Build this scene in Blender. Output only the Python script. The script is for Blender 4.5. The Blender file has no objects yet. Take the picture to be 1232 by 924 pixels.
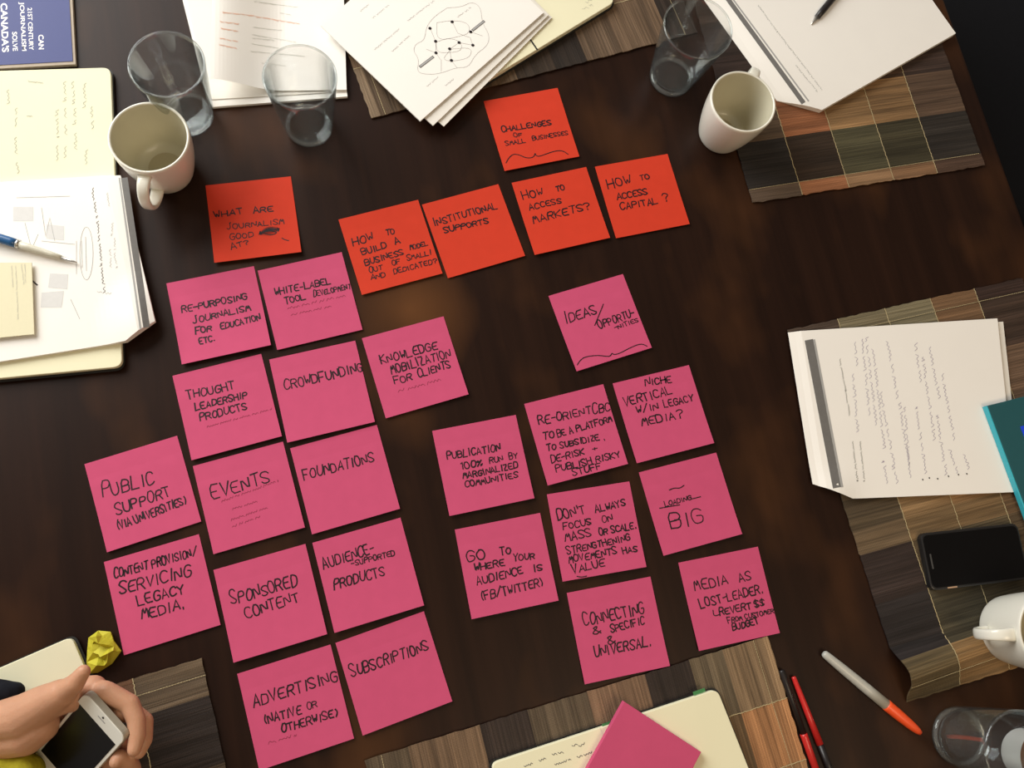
import bpy, bmesh, math, random
from mathutils import Vector, Matrix, Euler, noise
random.seed(7)
S = bpy.context.scene
COL = S.collection

# ---------------------------------------------------------------- camera, world, light, exposure
F = 1040.0
CAM_Z = 1.00745
cam = bpy.data.cameras.new('camera'); co = bpy.data.objects.new('camera', cam); COL.objects.link(co)
co.location = (0, 0, CAM_Z); co.rotation_euler = (0.22661, -0.132555, 0)
cam.sensor_width = 36; cam.lens = F / 1232 * 36; cam.clip_start = 0.02
S.camera = co
S.view_settings.view_transform = 'Standard'; S.view_settings.look = 'None'
S.view_settings.gamma = 1; S.view_settings.use_curve_mapping = False
S.view_settings.exposure = 0.0
S.cycles.transparent_max_bounces = 40

w = bpy.data.worlds.new('room_light'); S.world = w; w.use_nodes = True
nt = w.node_tree; nt.nodes.clear()
tc = nt.nodes.new('ShaderNodeTexCoord')
dp = nt.nodes.new('ShaderNodeVectorMath'); dp.operation = 'DOT_PRODUCT'
d_ = Vector((-0.75, 0.62, 0.1)).normalized(); dp.inputs[1].default_value = d_
mr = nt.nodes.new('ShaderNodeMapRange'); mr.inputs[1].default_value = -0.6; mr.inputs[2].default_value = 0.9
rp = nt.nodes.new('ShaderNodeValToRGB')
rp.color_ramp.elements[0].color = (0.22, 0.15, 0.095, 1); rp.color_ramp.elements[1].color = (0.60, 0.57, 0.52, 1)
bg = nt.nodes.new('ShaderNodeBackground'); bg.inputs[1].default_value = 0.62
wo = nt.nodes.new('ShaderNodeOutputWorld')
nt.links.new(tc.outputs['Generated'], dp.inputs[0]); nt.links.new(dp.outputs['Value'], mr.inputs[0])
nt.links.new(mr.outputs[0], rp.inputs[0]); nt.links.new(rp.outputs[0], bg.inputs[0]); nt.links.new(bg.outputs[0], wo.inputs[0])

def area(name, loc, target, sx, sy, power, col):
    l = bpy.data.lights.new(name, 'AREA'); l.shape = 'RECTANGLE'; l.size = sx; l.size_y = sy; l.energy = power; l.color = col
    o = bpy.data.objects.new(name, l); COL.objects.link(o); o.location = loc
    o.rotation_euler = (Vector(target) - Vector(loc)).to_track_quat('-Z', 'Y').to_euler()
    return o
area('window_light', (-1.40, 1.50, 1.15), (0.0, 0.40, 0.0), 1.7, 1.4, 70, (1.0, 0.985, 0.945))
area('warm_fill', (0.9, -0.9, 1.9), (0.3, 0.2, 0.0), 0.9, 0.9, 16, (1.0, 0.78, 0.52))  # unseen warm fill, added to warm the right side

# ---------------------------------------------------------------- helpers
Rcam = Euler((0.22661, -0.132555, 0), 'XYZ').to_matrix()
def on(px, py, z=0.0):
    """point of the room at height z seen at this spot of the photograph"""
    d = Rcam @ Vector(((px - 616) / F, -(py - 462) / F, -1))
    return Vector((0, 0, CAM_Z)) + d * ((z - CAM_Z) / d.z)
def onf(px, py, zf, z0=0.005):
    p = on(px, py, z0)
    for _ in range(3):
        z0 = zf(p.x, p.y); p = on(px, py, z0)
    return p

def tag(o, label=None, cat=None, group=None, kind=None):
    if label: o['label'] = label
    if cat: o['category'] = cat
    if group: o['group'] = group
    if kind: o['kind'] = kind
    return o
def empty(name, loc=(0, 0, 0), rz=0.0):
    o = bpy.data.objects.new(name, None); COL.objects.link(o); o.location = loc; o.rotation_euler = (0, 0, rz)
    o.empty_display_size = 0.02
    return o
def link(name, me, m, parent=None, smooth=False):
    me.materials.clear(); me.materials.append(m)
    if smooth:
        for p in me.polygons: p.use_smooth = True
    o = bpy.data.objects.new(name, me); COL.objects.link(o)
    if parent is not None: o.parent = parent
    return o
def fin(name, bm, m, parent=None, smooth=False, recalc=True):
    if recalc: bmesh.ops.recalc_face_normals(bm, faces=bm.faces)
    me = bpy.data.meshes.new(name); bm.to_mesh(me); bm.free()
    return link(name, me, m, parent, smooth)

def mat(name, col=(0.5, 0.5, 0.5), rough=0.6, spec=0.5, metal=0.0, coat=0.0, noise_amt=0.0, noise_scale=200.0, bump=0.0, sub=0.0, sheen=0.0, bscale=None):
    m = bpy.data.materials.new(name); m.use_nodes = True
    n = m.node_tree.nodes; L = m.node_tree.links; b = n['Principled BSDF']
    b.inputs['Base Color'].default_value = (*col, 1); b.inputs['Roughness'].default_value = rough
    b.inputs['Specular IOR Level'].default_value = spec; b.inputs['Metallic'].default_value = metal
    b.inputs['Coat Weight'].default_value = coat
    if sub: b.inputs['Subsurface Weight'].default_value = sub; b.inputs['Subsurface Radius'].default_value = (0.012, 0.005, 0.003); b.inputs['Subsurface Scale'].default_value = 0.6
    if sheen: b.inputs['Sheen Weight'].default_value = sheen
    t = n.new('ShaderNodeTexCoord'); ns = n.new('ShaderNodeTexNoise'); ns.inputs['Scale'].default_value = noise_scale; ns.inputs['Detail'].default_value = 4
    L.new(t.outputs['Object'], ns.inputs['Vector'])
    if noise_amt:
        mx = n.new('ShaderNodeMix'); mx.data_type = 'RGBA'; mx.blend_type = 'MULTIPLY'
        mx.inputs[0].default_value = noise_amt; mx.inputs[6].default_value = (*col, 1)
        L.new(ns.outputs['Fac'], mx.inputs[7]); L.new(mx.outputs[2], b.inputs['Base Color'])
        # keep the mean value: brighten base a little
        mx.inputs[6].default_value = tuple(min(1.0, c * (1 + 0.5 * noise_amt)) for c in col) + (1,)
    if bump:
        bp = n.new('ShaderNodeBump'); bp.inputs['Strength'].default_value = bump; bp.inputs['Distance'].default_value = 0.001
        if bscale:
            n2 = n.new('ShaderNodeTexNoise'); n2.inputs['Scale'].default_value = bscale; L.new(t.outputs['Object'], n2.inputs['Vector']); L.new(n2.outputs['Fac'], bp.inputs['Height'])
        else: L.new(ns.outputs['Fac'], bp.inputs['Height'])
        L.new(bp.outputs['Normal'], b.inputs['Normal'])
    return m

def glass_mat(name='clear_glass', haze=.014):
    m = bpy.data.materials.new(name); m.use_nodes = True
    n = m.node_tree.nodes; L = m.node_tree.links; n.clear()
    o = n.new('ShaderNodeOutputMaterial'); lw = n.new('ShaderNodeLayerWeight'); lw.inputs[0].default_value = 0.5
    rp = n.new('ShaderNodeValToRGB'); rp.color_ramp.elements[0].color = (0.985, 0.99, 0.985, 1); rp.color_ramp.elements[1].color = (0.42, 0.46, 0.46, 1)
    rp.color_ramp.elements[0].position = 0.45; rp.color_ramp.elements[1].position = 1.0
    tr = n.new('ShaderNodeBsdfTransparent'); gl = n.new('ShaderNodeBsdfGlossy'); gl.inputs['Roughness'].default_value = 0.06
    gl.inputs['Color'].default_value = (0.92, 0.97, 1, 1)
    pw = n.new('ShaderNodeMath'); pw.operation = 'POWER'; pw.inputs[1].default_value = 3.5; L.new(lw.outputs['Facing'], pw.inputs[0])
    fr = n.new('ShaderNodeMath'); fr.operation = 'MULTIPLY_ADD'; fr.inputs[1].default_value = 0.8; fr.inputs[2].default_value = 0.05; L.new(pw.outputs[0], fr.inputs[0])
    mx = n.new('ShaderNodeMixShader')
    L.new(lw.outputs['Facing'], rp.inputs[0]); L.new(rp.outputs[0], tr.inputs[0])
    L.new(fr.outputs[0], mx.inputs[0]); L.new(tr.outputs[0], mx.inputs[1]); L.new(gl.outputs[0], mx.inputs[2]); df = n.new('ShaderNodeBsdfDiffuse'); df.inputs[0].default_value = (0.80, 0.84, 0.84, 1)
    m2 = n.new('ShaderNodeMixShader'); m2.inputs[0].default_value = haze  # diffuse haze stands in for bright reflections on the glass
    L.new(mx.outputs[0], m2.inputs[1]); L.new(df.outputs[0], m2.inputs[2]); L.new(m2.outputs[0], o.inputs[0])
    return m

M = dict(
    pink=mat('pink_note_paper', (0.545, 0.074, 0.172), 0.75, 0.25, noise_amt=0.12, noise_scale=60, bump=0.05),
    red=mat('orange_red_note_paper', (0.58, 0.040, 0.015), 0.75, 0.25, noise_amt=0.12, noise_scale=60, bump=0.05),
    ink=mat('black_marker_ink', (0.012, 0.007, 0.010), 0.55, 0.3, noise_amt=0.2),
    faint=mat('faint_pencil_ink', (0.24, 0.03, 0.065), 0.7, 0.2, noise_amt=0.3),
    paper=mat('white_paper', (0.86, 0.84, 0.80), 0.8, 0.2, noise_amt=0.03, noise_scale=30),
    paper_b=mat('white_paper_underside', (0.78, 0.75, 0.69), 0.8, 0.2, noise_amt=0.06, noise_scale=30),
    cream=mat('cream_notebook_paper', (0.81, 0.78, 0.56), 0.8, 0.2, noise_amt=0.05, noise_scale=30),
    cream_d=mat('cream_card', (0.74, 0.70, 0.50), 0.8, 0.2, noise_amt=0.05),
    tan=mat('tan_page_paper', (0.72, 0.67, 0.54), 0.8, 0.2, noise_amt=0.05),
    grey=mat('grey_printing_ink', (0.16, 0.155, 0.15), 0.7, 0.2, noise_amt=0.2),
    lgrey=mat('light_grey_printing_ink', (0.38, 0.38, 0.375), 0.75, 0.2, noise_amt=0.1),
    vlgrey=mat('pale_grey_printing_ink', (0.66, 0.66, 0.65), 0.75, 0.2, noise_amt=0.1),
    pencil=mat('grey_pencil', (0.40, 0.41, 0.35), 0.75, 0.2, noise_amt=0.2),
    orange_ink=mat('orange_printing_ink', (0.70, 0.25, 0.10), 0.75, 0.2, noise_amt=0.1),
    violet_ink=mat('violet_pen_ink', (0.27, 0.23, 0.36), 0.7, 0.2, noise_amt=0.2),
    blue=mat('blue_cover', (0.022, 0.035, 0.17), 0.5, 0.4, noise_amt=0.08),
    board=mat('kraft_board', (0.42, 0.36, 0.29), 0.8, 0.2, noise_amt=0.2),
    white_ink=mat('white_print', (0.85, 0.85, 0.85), 0.6, 0.3, noise_amt=0.02),
    ceramic=mat('white_glazed_ceramic', (0.77, 0.755, 0.67), 0.16, 0.5, noise_amt=0.02, noise_scale=20),
    glass=glass_mat(), glass_foot=glass_mat('thick_glass_foot', .07),  # stronger haze in the foot paints its gathered brightness
    inner_shade=mat('olive_shade_ceramic', (0.60, 0.565, 0.43), 0.2, 0.5, noise_amt=0.05, noise_scale=30),  # shade inside the mugs painted in as a darker olive ceramic
    black_cover=mat('black_notebook_cover', (0.012, 0.011, 0.010), 0.6, 0.4, noise_amt=0.1, bump=0.1),
    teal=mat('teal_book_cover', (0.012, 0.085, 0.10), 0.45, 0.5, noise_amt=0.1),
    teal_edge=mat('window_lit_teal_spine', (0.035, 0.38, 0.46), 0.4, 0.5, noise_amt=0.05),  # window light on this side put into a brighter teal
    cobalt=mat('cobalt_sticker', (0.01, 0.06, 0.80), 0.5, 0.4, noise_amt=0.05),
    phone_black=mat('black_phone_body', (0.010, 0.010, 0.011), 0.35, 0.5, noise_amt=0.1),
    screen=mat('dark_screen_glass', (0.004, 0.004, 0.005), 0.28, 0.3, noise_amt=0.05),
    screen_lit=mat('satin_screen_glass', (0.003, 0.003, 0.0035), 0.25, 0.2, noise_amt=0.05),
    metal=mat('silver_metal', (0.62, 0.60, 0.56), 0.3, 0.5, metal=0.9, noise_amt=0.05),
    dark_metal=mat('dark_grille', (0.05, 0.05, 0.05), 0.5, 0.5, noise_amt=0.1),
    glint=mat('warm_button_glint', (0.75, 0.5, 0.33), 0.3, 0.5, metal=0.6, noise_amt=0.05),  # glint on the black phone's button, painted as warm bright metal
    phone_white=mat('white_phone_glass', (0.80, 0.80, 0.74), 0.2, 0.5, noise_amt=0.02),
    phone_side=mat('satin_phone_band', (0.42, 0.40, 0.33), 0.35, 0.5, metal=0.3, noise_amt=0.05),
    marker_grey=mat('pale_grey_marker_plastic', (0.46, 0.46, 0.42), 0.35, 0.5, noise_amt=0.05),
    marker_orange=mat('orange_marker_cap', (0.90, 0.095, 0.02), 0.35, 0.5, noise_amt=0.05),
    pen_red=mat('red_pen_plastic', (0.55, 0.022, 0.020), 0.3, 0.5, noise_amt=0.05),
    pen_dark=mat('black_pen_plastic', (0.012, 0.009, 0.009), 0.4, 0.5, noise_amt=0.1),
    pen_blue=mat('blue_pen_plastic', (0.020, 0.10, 0.26), 0.3, 0.5, noise_amt=0.05),
    pen_clear=mat('clear_pen_grip', (0.62, 0.60, 0.50), 0.3, 0.5, noise_amt=0.1),
    yellow=mat('yellow_note_paper', (0.52, 0.47, 0.030), 0.65, 0.35, noise_amt=0.2, noise_scale=90, bump=0.9, bscale=160),
    green=mat('green_flag', (0.06, 0.26, 0.09), 0.6, 0.3, noise_amt=0.1),
    skin=mat('skin', (0.54, 0.285, 0.175), 0.5, 0.4, noise_amt=0.18, noise_scale=60, bump=0.25, sub=0.15, bscale=500),
    nail=mat('finger_nail', (0.66, 0.37, 0.27), 0.3, 0.5, noise_amt=0.05),
    sleeve=mat('yellow_knit', (0.36, 0.31, 0.018), 0.9, 0.2, noise_amt=0.4, noise_scale=300, bump=0.5),
    navy=mat('dark_navy_fabric', (0.008, 0.009, 0.014), 0.9, 0.2, noise_amt=0.4, noise_scale=200, bump=0.4),
    stitch=mat('cream_stitching', (0.52, 0.43, 0.25), 0.9, 0.1, noise_amt=0.5, noise_scale=500),
    kraft=mat('brown_cup_sleeve', (0.30, 0.13, 0.05), 0.8, 0.2, noise_amt=0.2),
    cup=mat('white_paper_cup', (0.78, 0.79, 0.77), 0.6, 0.3, noise_amt=0.03),
    coffee=mat('coffee', (0.05, 0.02, 0.01), 0.1, 0.5, noise_amt=0.05),
    stain=mat('coffee_film', (0.46, 0.41, 0.28), 0.35, 0.4, noise_amt=0.1),
    floor=mat('dark_floorboards', (0.022, 0.016, 0.012), 0.5, 0.4, noise_amt=0.3, noise_scale=8),
    chair=mat('black_upholstery', (0.006, 0.0065, 0.009), 0.85, 0.2, noise_amt=0.3, noise_scale=120, bump=0.3),
    chair_wood=mat('black_chair_wood', (0.01, 0.008, 0.007), 0.5, 0.4, noise_amt=0.2),
)

# table wood -------------------------------------------------------------
def wood_mat():
    m = bpy.data.materials.new('espresso_wood'); m.use_nodes = True
    n = m.node_tree.nodes; L = m.node_tree.links; b = n['Principled BSDF']
    t = n.new('ShaderNodeTexCoord'); mp = n.new('ShaderNodeMapping'); mp.inputs['Scale'].default_value = (38, 1.6, 10)
    ns = n.new('ShaderNodeTexNoise'); ns.inputs['Scale'].default_value = 1.0; ns.inputs['Detail'].default_value = 6; ns.inputs['Roughness'].default_value = 0.6
    L.new(t.outputs['Object'], mp.inputs[0]); L.new(mp.outputs[0], ns.inputs['Vector'])
    r = n.new('ShaderNodeValToRGB'); e = r.color_ramp.elements
    e[0].position = 0.30; e[0].color = (0.0110, 0.0042, 0.0024, 1); e[1].position = 0.75; e[1].color = (0.0240, 0.0094, 0.0050, 1)
    L.new(ns.outputs['Fac'], r.inputs[0])
    # noise patches mixed towards a lighter brown
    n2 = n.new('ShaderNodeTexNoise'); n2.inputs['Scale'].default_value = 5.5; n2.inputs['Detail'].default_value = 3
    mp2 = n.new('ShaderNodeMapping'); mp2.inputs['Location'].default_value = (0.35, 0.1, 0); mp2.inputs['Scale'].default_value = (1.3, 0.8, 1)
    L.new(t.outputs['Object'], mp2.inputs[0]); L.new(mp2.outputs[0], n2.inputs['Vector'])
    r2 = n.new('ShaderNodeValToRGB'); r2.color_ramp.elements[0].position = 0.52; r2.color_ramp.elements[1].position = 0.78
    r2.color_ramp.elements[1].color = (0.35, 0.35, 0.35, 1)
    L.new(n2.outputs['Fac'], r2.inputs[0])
    # one lighter brown spot at a set place
    vs = n.new('ShaderNodeVectorMath'); vs.operation = 'DISTANCE'; vs.inputs[1].default_value = BROWN_SPOT
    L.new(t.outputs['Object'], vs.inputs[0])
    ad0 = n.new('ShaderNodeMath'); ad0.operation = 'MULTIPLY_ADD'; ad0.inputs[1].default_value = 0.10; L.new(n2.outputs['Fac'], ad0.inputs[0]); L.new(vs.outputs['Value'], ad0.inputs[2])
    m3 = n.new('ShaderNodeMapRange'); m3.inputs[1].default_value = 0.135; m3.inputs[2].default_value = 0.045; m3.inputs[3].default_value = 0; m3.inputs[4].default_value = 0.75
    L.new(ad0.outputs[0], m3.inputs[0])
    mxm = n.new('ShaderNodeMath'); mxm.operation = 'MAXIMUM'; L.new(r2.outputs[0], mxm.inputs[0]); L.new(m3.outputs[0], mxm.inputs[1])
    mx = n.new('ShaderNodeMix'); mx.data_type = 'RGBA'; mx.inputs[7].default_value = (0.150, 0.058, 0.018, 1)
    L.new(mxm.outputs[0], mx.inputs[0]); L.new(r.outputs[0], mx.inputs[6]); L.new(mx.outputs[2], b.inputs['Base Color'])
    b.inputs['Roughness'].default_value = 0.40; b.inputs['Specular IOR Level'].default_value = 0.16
    bp = n.new('ShaderNodeBump'); bp.inputs['Strength'].default_value = 0.12; bp.inputs['Distance'].default_value = 0.001
    L.new(ns.outputs['Fac'], bp.inputs['Height']); L.new(bp.outputs['Normal'], b.inputs['Normal'])
    return m

# placemat weave: colour of each woven block comes from the mesh, fibres from stretched noise ----------
def weave_mat():
    m = bpy.data.materials.new('woven_reed'); m.use_nodes = True
    n = m.node_tree.nodes; L = m.node_tree.links; b = n['Principled BSDF']
    a = n.new('ShaderNodeAttribute'); a.attribute_name = 'weave'
    t = n.new('ShaderNodeTexCoord'); mp = n.new('ShaderNodeMapping'); mp.inputs['Scale'].default_value = (7, 420, 20)
    ns = n.new('ShaderNodeTexNoise'); ns.inputs['Scale'].default_value = 1.0; ns.inputs['Detail'].default_value = 3; ns.inputs['Roughness'].default_value = 0.7
    L.new(t.outputs['Object'], mp.inputs[0]); L.new(mp.outputs[0], ns.inputs['Vector'])
    mpb = n.new('ShaderNodeMapping'); mpb.inputs['Scale'].default_value = (3, 90, 5)
    nb = n.new('ShaderNodeTexNoise'); nb.inputs['Scale'].default_value = 1.0; nb.inputs['Detail'].default_value = 2
    L.new(t.outputs['Object'], mpb.inputs[0]); L.new(mpb.outputs[0], nb.inputs['Vector'])
    wv = n.new('ShaderNodeTexWave'); wv.bands_direction = 'X'; wv.inputs['Scale'].default_value = 190; wv.inputs['Distortion'].default_value = 0.6
    L.new(t.outputs['Object'], wv.inputs['Vector'])
    mr = n.new('ShaderNodeMapRange'); mr.inputs[1].default_value = 0.28; mr.inputs[2].default_value = 0.72; mr.inputs[3].default_value = 0.5; mr.inputs[4].default_value = 1.45
    L.new(ns.outputs['Fac'], mr.inputs[0])
    mr2 = n.new('ShaderNodeMapRange'); mr2.inputs[1].default_value = 0.3; mr2.inputs[2].default_value = 0.7; mr2.inputs[3].default_value = 0.7; mr2.inputs[4].default_value = 1.3
    L.new(nb.outputs['Fac'], mr2.inputs[0])
    mr3 = n.new('ShaderNodeMapRange'); mr3.inputs[3].default_value = 0.86; mr3.inputs[4].default_value = 1.1
    L.new(wv.outputs['Fac'], mr3.inputs[0])
    p1 = n.new('ShaderNodeMath'); p1.operation = 'MULTIPLY'; L.new(mr.outputs[0], p1.inputs[0]); L.new(mr2.outputs[0], p1.inputs[1])
    p2 = n.new('ShaderNodeMath'); p2.operation = 'MULTIPLY'; L.new(p1.outputs[0], p2.inputs[0]); L.new(mr3.outputs[0], p2.inputs[1])
    sc = n.new('ShaderNodeVectorMath'); sc.operation = 'SCALE'; L.new(a.outputs['Color'], sc.inputs[0]); L.new(p2.outputs[0], sc.inputs['Scale'])
    L.new(sc.outputs[0], b.inputs['Base Color']); b.inputs['Roughness'].default_value = 0.75; b.inputs['Specular IOR Level'].default_value = 0.25
    bp = n.new('ShaderNodeBump'); bp.inputs['Strength'].default_value = 0.5; bp.inputs['Distance'].default_value = 0.0008
    L.new(p2.outputs[0], bp.inputs['Height']); L.new(bp.outputs['Normal'], b.inputs['Normal'])
    return m
M['weave'] = weave_mat()

# ---------------------------------------------------------------- shape helpers
def add_box(bm, x0, y0, z0, x1, y1, z1, mtx=None, bevel=0.0, seg=2):
    r = bmesh.ops.create_cube(bm, size=1)
    for v in r['verts']:
        v.co = Vector((x0 + (v.co.x + .5) * (x1 - x0), y0 + (v.co.y + .5) * (y1 - y0), z0 + (v.co.z + .5) * (z1 - z0)))
    vs = r['verts']
    if bevel:
        es = list({e for v in vs for e in v.link_edges})
        r2 = bmesh.ops.bevel(bm, geom=es, offset=bevel, segments=seg, profile=0.5, affect='EDGES')
        vs = list({v for f in r2['faces'] for v in f.verts} | {v for v in vs if v.is_valid})
    if mtx is not None:
        for v in vs: v.co = mtx @ v.co
    return vs
def lathe(bm, prof, seg=64, mtx=None, close=False):
    rings = []
    for r, z in prof:
        if r < 1e-6: rings.append([bm.verts.new((0, 0, z))])
        else: rings.append([bm.verts.new((r * math.cos(2 * math.pi * i / seg), r * math.sin(2 * math.pi * i / seg), z)) for i in range(seg)])
    pairs = list(zip(rings, rings[1:]))
    if close: pairs.append((rings[-1], rings[0]))
    for a, b in pairs:
        for i in range(seg):
            j = (i + 1) % seg
            if len(a) == 1 and len(b) == 1: continue
            if len(a) == 1: bm.faces.new((a[0], b[i], b[j]))
            elif len(b) == 1: bm.faces.new((a[i], a[j], b[0]))
            else: bm.faces.new((a[i], a[j], b[j], b[i]))
    if mtx is not None:
        for ring in rings:
            for v in ring: v.co = mtx @ v.co
def along(p0, p1):
    """matrix carrying local +z onto the line p0 -> p1"""
    d = (Vector(p1) - Vector(p0)); q = d.to_track_quat('Z', 'Y')
    return Matrix.Translation(Vector(p0)) @ q.to_matrix().to_4x4(), d.length
def round_poly(pts, rad, seg=5, only=None):
    out = []; n = len(pts)
    for i, p in enumerate(pts):
        p = Vector(p)
        if only is not None and i not in only: out.append(p); continue
        a = (Vector(pts[i - 1]) - p).normalized(); b = (Vector(pts[(i + 1) % n]) - p).normalized()
        s, e = p + a * rad, p + b * rad
        for k in range(seg + 1):
            t = k / seg; out.append(s * (1 - t) ** 2 + p * 2 * t * (1 - t) + e * t * t)
    return out
def prism(bm, pts, z0, z1, bevel=0.0):
    vs = [bm.verts.new((p[0], p[1], z0)) for p in pts]
    f = bm.faces.new(vs); f.normal_update()
    if f.normal.z < 0: f.normal_flip()
    r = bmesh.ops.extrude_face_region(bm, geom=[f])
    top = [v for v in r['geom'] if isinstance(v, bmesh.types.BMVert)]
    for v in top: v.co.z = z1
    if bevel:
        tf = [g for g in r['geom'] if isinstance(g, bmesh.types.BMFace)][0]
        bmesh.ops.bevel(bm, geom=list(tf.edges), offset=bevel, segments=2, profile=0.5, affect='EDGES')
def ribbon(bm, pts, width):
    """flat stroke of pen or print along 3-D points"""
    pts = [Vector(p) for p in pts]
    q = [pts[0]]
    for p in pts[1:]:
        if (p - q[-1]).length > 1e-5: q.append(p)
    pts = q
    if len(pts) < 2:
        p = pts[0]; pts = [p - Vector((width * .5, 0, 0)), p + Vector((width * .5, 0, 0))]
    d0 = (pts[1] - pts[0]).normalized(); d1 = (pts[-1] - pts[-2]).normalized()
    pts[0] = pts[0] - d0 * width * .3; pts[-1] = pts[-1] + d1 * width * .3
    L = []
    for i, p in enumerate(pts):
        a = (pts[i] - pts[i - 1]).normalized() if i else d0
        b = (pts[i + 1] - pts[i]).normalized() if i < len(pts) - 1 else d1
        t = a + b
        if t.length < 0.3: t = Vector((-a.y, a.x, 0)) + a * .1
        t.normalize(); nrm = Vector((-t.y, t.x, 0)).normalized()
        k = width * .5 / max(0.6, abs(nrm.dot(Vector((-a.y, a.x, 0)).normalized() if Vector((a.x, a.y)).length > 1e-9 else nrm)))
        L.append((bm.verts.new(p + nrm * k), bm.verts.new(p - nrm * k)))
    for (a, b), (c, d) in zip(L, L[1:]):
        bm.faces.new((a, b, d, c))
def chaikin(p, n=1):
    for _ in range(n):
        if len(p) < 3: return p
        o = [p[0]]
        for a, b in zip(p, p[1:]):
            o += [(a[0] * .75 + b[0] * .25, a[1] * .75 + b[1] * .25), (a[0] * .25 + b[0] * .75, a[1] * .25 + b[1] * .75)]
        o.append(p[-1]); p = o
    return p

GL = {
 'A': '00 26 40|12 32', 'B': '00 06 36 45 44 33 03|23 43 42 41 30 00', 'C': '45 36 16 04 02 10 30 41', 'D': '00 06 26 45 41 20 00',
 'E': '46 06 00 40|03 33', 'F': '46 06 00|03 33', 'G': '45 36 16 04 02 10 30 41 43 23', 'H': '00 06|40 46|03 43', 'I': '10 16',
 'J': '36 46|36 31 20 10 01', 'K': '00 06|46 03 40', 'L': '06 00 40', 'M': '00 16 22 36 40', 'N': '00 06 40 46',
 'O': '16 04 02 10 30 42 44 36 16', 'P': '00 06 36 45 44 33 03', 'R': '00 06 36 45 44 33 03|23 40', 'S': '45 36 16 05 04 32 41 30 10 01',
 'T': '06 46|26 20', 'U': '06 02 10 30 42 46', 'V': '06 20 46', 'W': '06 10 24 30 46', 'X': '06 40|00 46', 'Y': '06 23 46|23 20', 'Z': '06 46 00 40',
 '0': '16 04 02 10 30 42 44 36 16', '1': '15 26 20', '-': '03 33', '.': '10 11', ',': '11 00', '?': '05 16 36 45 44 23 22|20 21', '/': '00 47',
 '(': '26 14 12 20', ')': '16 24 22 10', '&': '40 05 16 26 25 02 01 10 20 42', '$': '45 36 16 05 04 32 41 30 10 01|27 20', "'": '16 14',
 '%': '00 46|05 16 25 14 05|31 42 41 30 31', '+': '03 43|25 21', '!': '10 11|12 16'}
GW = {'I': 3.0, '1': 3.2, '.': 1.8, ',': 1.8, "'": 2, ' ': 3.0, '(': 3.6, ')': 3.0, 'M': 5, 'W': 5, '-': 4.2, '!': 2}
def letter_strokes(text, x0, y0, x1, y1, h, rnd):
    """hand lettering between two baseline points (any planar unit): list of polylines"""
    adv = [GW.get(c, 5.2) if c in GW or c in GL else 4 for c in text]
    tot = sum(adv) - 1.2
    d = Vector((x1 - x0, y1 - y0)); ln = d.length; ux = d / ln; uy = Vector((-ux.y, ux.x)); k = ln / tot
    out = []; cx = 0.0
    for idx, c in enumerate(text):
        hh = h * rnd.uniform(0.86, 1.06) * (1.12 if idx == 0 else 0.95); sl = rnd.uniform(-.05, .16); by = rnd.uniform(-.05, .05) * h
        if c in GL:
            for s in GL[c].split('|'):
                pp = [((int(a[0]) + rnd.uniform(-.22, .22)), (int(a[1]) + rnd.uniform(-.25, .25))) for a in s.split()]
                if len(pp) > 3: pp = chaikin(pp, 1)
                out.append([Vector((x0, y0)) + ux * ((cx + a) * k + b / 6 * hh * sl) + uy * (b / 6 * hh + by) for a, b in pp])
        cx += adv[idx]
    return out
def squiggle(x0, y0, x1, y1, h, rnd, words=True):
    d = Vector((x1 - x0, y1 - y0)); ln = d.length; ux = d / ln; uy = Vector((-ux.y, ux.x)); out = []; x = 0
    while x < ln:
        wl = min(ln - x, h * rnd.uniform(1.5, 5)) if words else ln
        n = max(4, int(wl / (h * .42))); pts = []
        for i in range(n):
            pts.append((x + wl * i / (n - 1), (h * rnd.uniform(.55, 1.0) if i % 2 else h * rnd.uniform(-.05, .25))))
        out.append([Vector((x0, y0)) + ux * a + uy * b for a, b in chaikin(pts, 1)])
        x += wl + h * rnd.uniform(.5, .9)
    return out

# ---------------------------------------------------------------- setting
TA = math.radians(12.5)
bm = bmesh.new(); add_box(bm, -2.6, -2.4, -0.80, 2.8, 3.0, -0.75)
tag(fin('floor', bm, M['floor']), kind='structure')

table = tag(empty('dining_table', (0, 0, -0.75), TA), 'large dark espresso wooden table under all the notes and papers', 'table')
c_, s_ = math.cos(-TA), math.sin(-TA)
wp = on(492, 372); BROWN_SPOT = (c_ * wp.x - s_ * wp.y, s_ * wp.x + c_ * wp.y, 0)
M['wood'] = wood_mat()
U0, U1, V0, V1 = -0.66, 0.9315, -0.52, 0.98
bm = bmesh.new(); add_box(bm, U0, V0, -0.038, U1, V1, 0.0, bevel=0.006, seg=3)
o = fin('table_top', bm, M['wood'], table, smooth=False); o.location = (0, 0, 0.75)
bm = bmesh.new()
for a in ((U0 + .08, V0 + .08, U1 - .08, V0 + .10), (U0 + .08, V1 - .10, U1 - .08, V1 - .08), (U0 + .08, V0 + .08, U0 + .10, V1 - .08), (U1 - .10, V0 + .08, U1 - .08, V1 - .08)):
    add_box(bm, a[0], a[1], -0.13, a[2], a[3], -0.0385)
o = fin('apron', bm, M['wood'], table); o.location = (0, 0, 0.75)
for x, y in ((U0 + .1, V0 + .1), (U1 - .1, V0 + .1), (U0 + .1, V1 - .1), (U1 - .1, V1 - .1)):
    bm = bmesh.new(); vs = add_box(bm, x - .035, y - .035, 0.0, x + .035, y + .035, 0.711, bevel=.004)
    for v in bm.verts:
        if v.co.z < .1: v.co.x = x + (v.co.x - x) * .7; v.co.y = y + (v.co.y - y) * .7
    fin('leg', bm, M['wood'], table)

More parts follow.
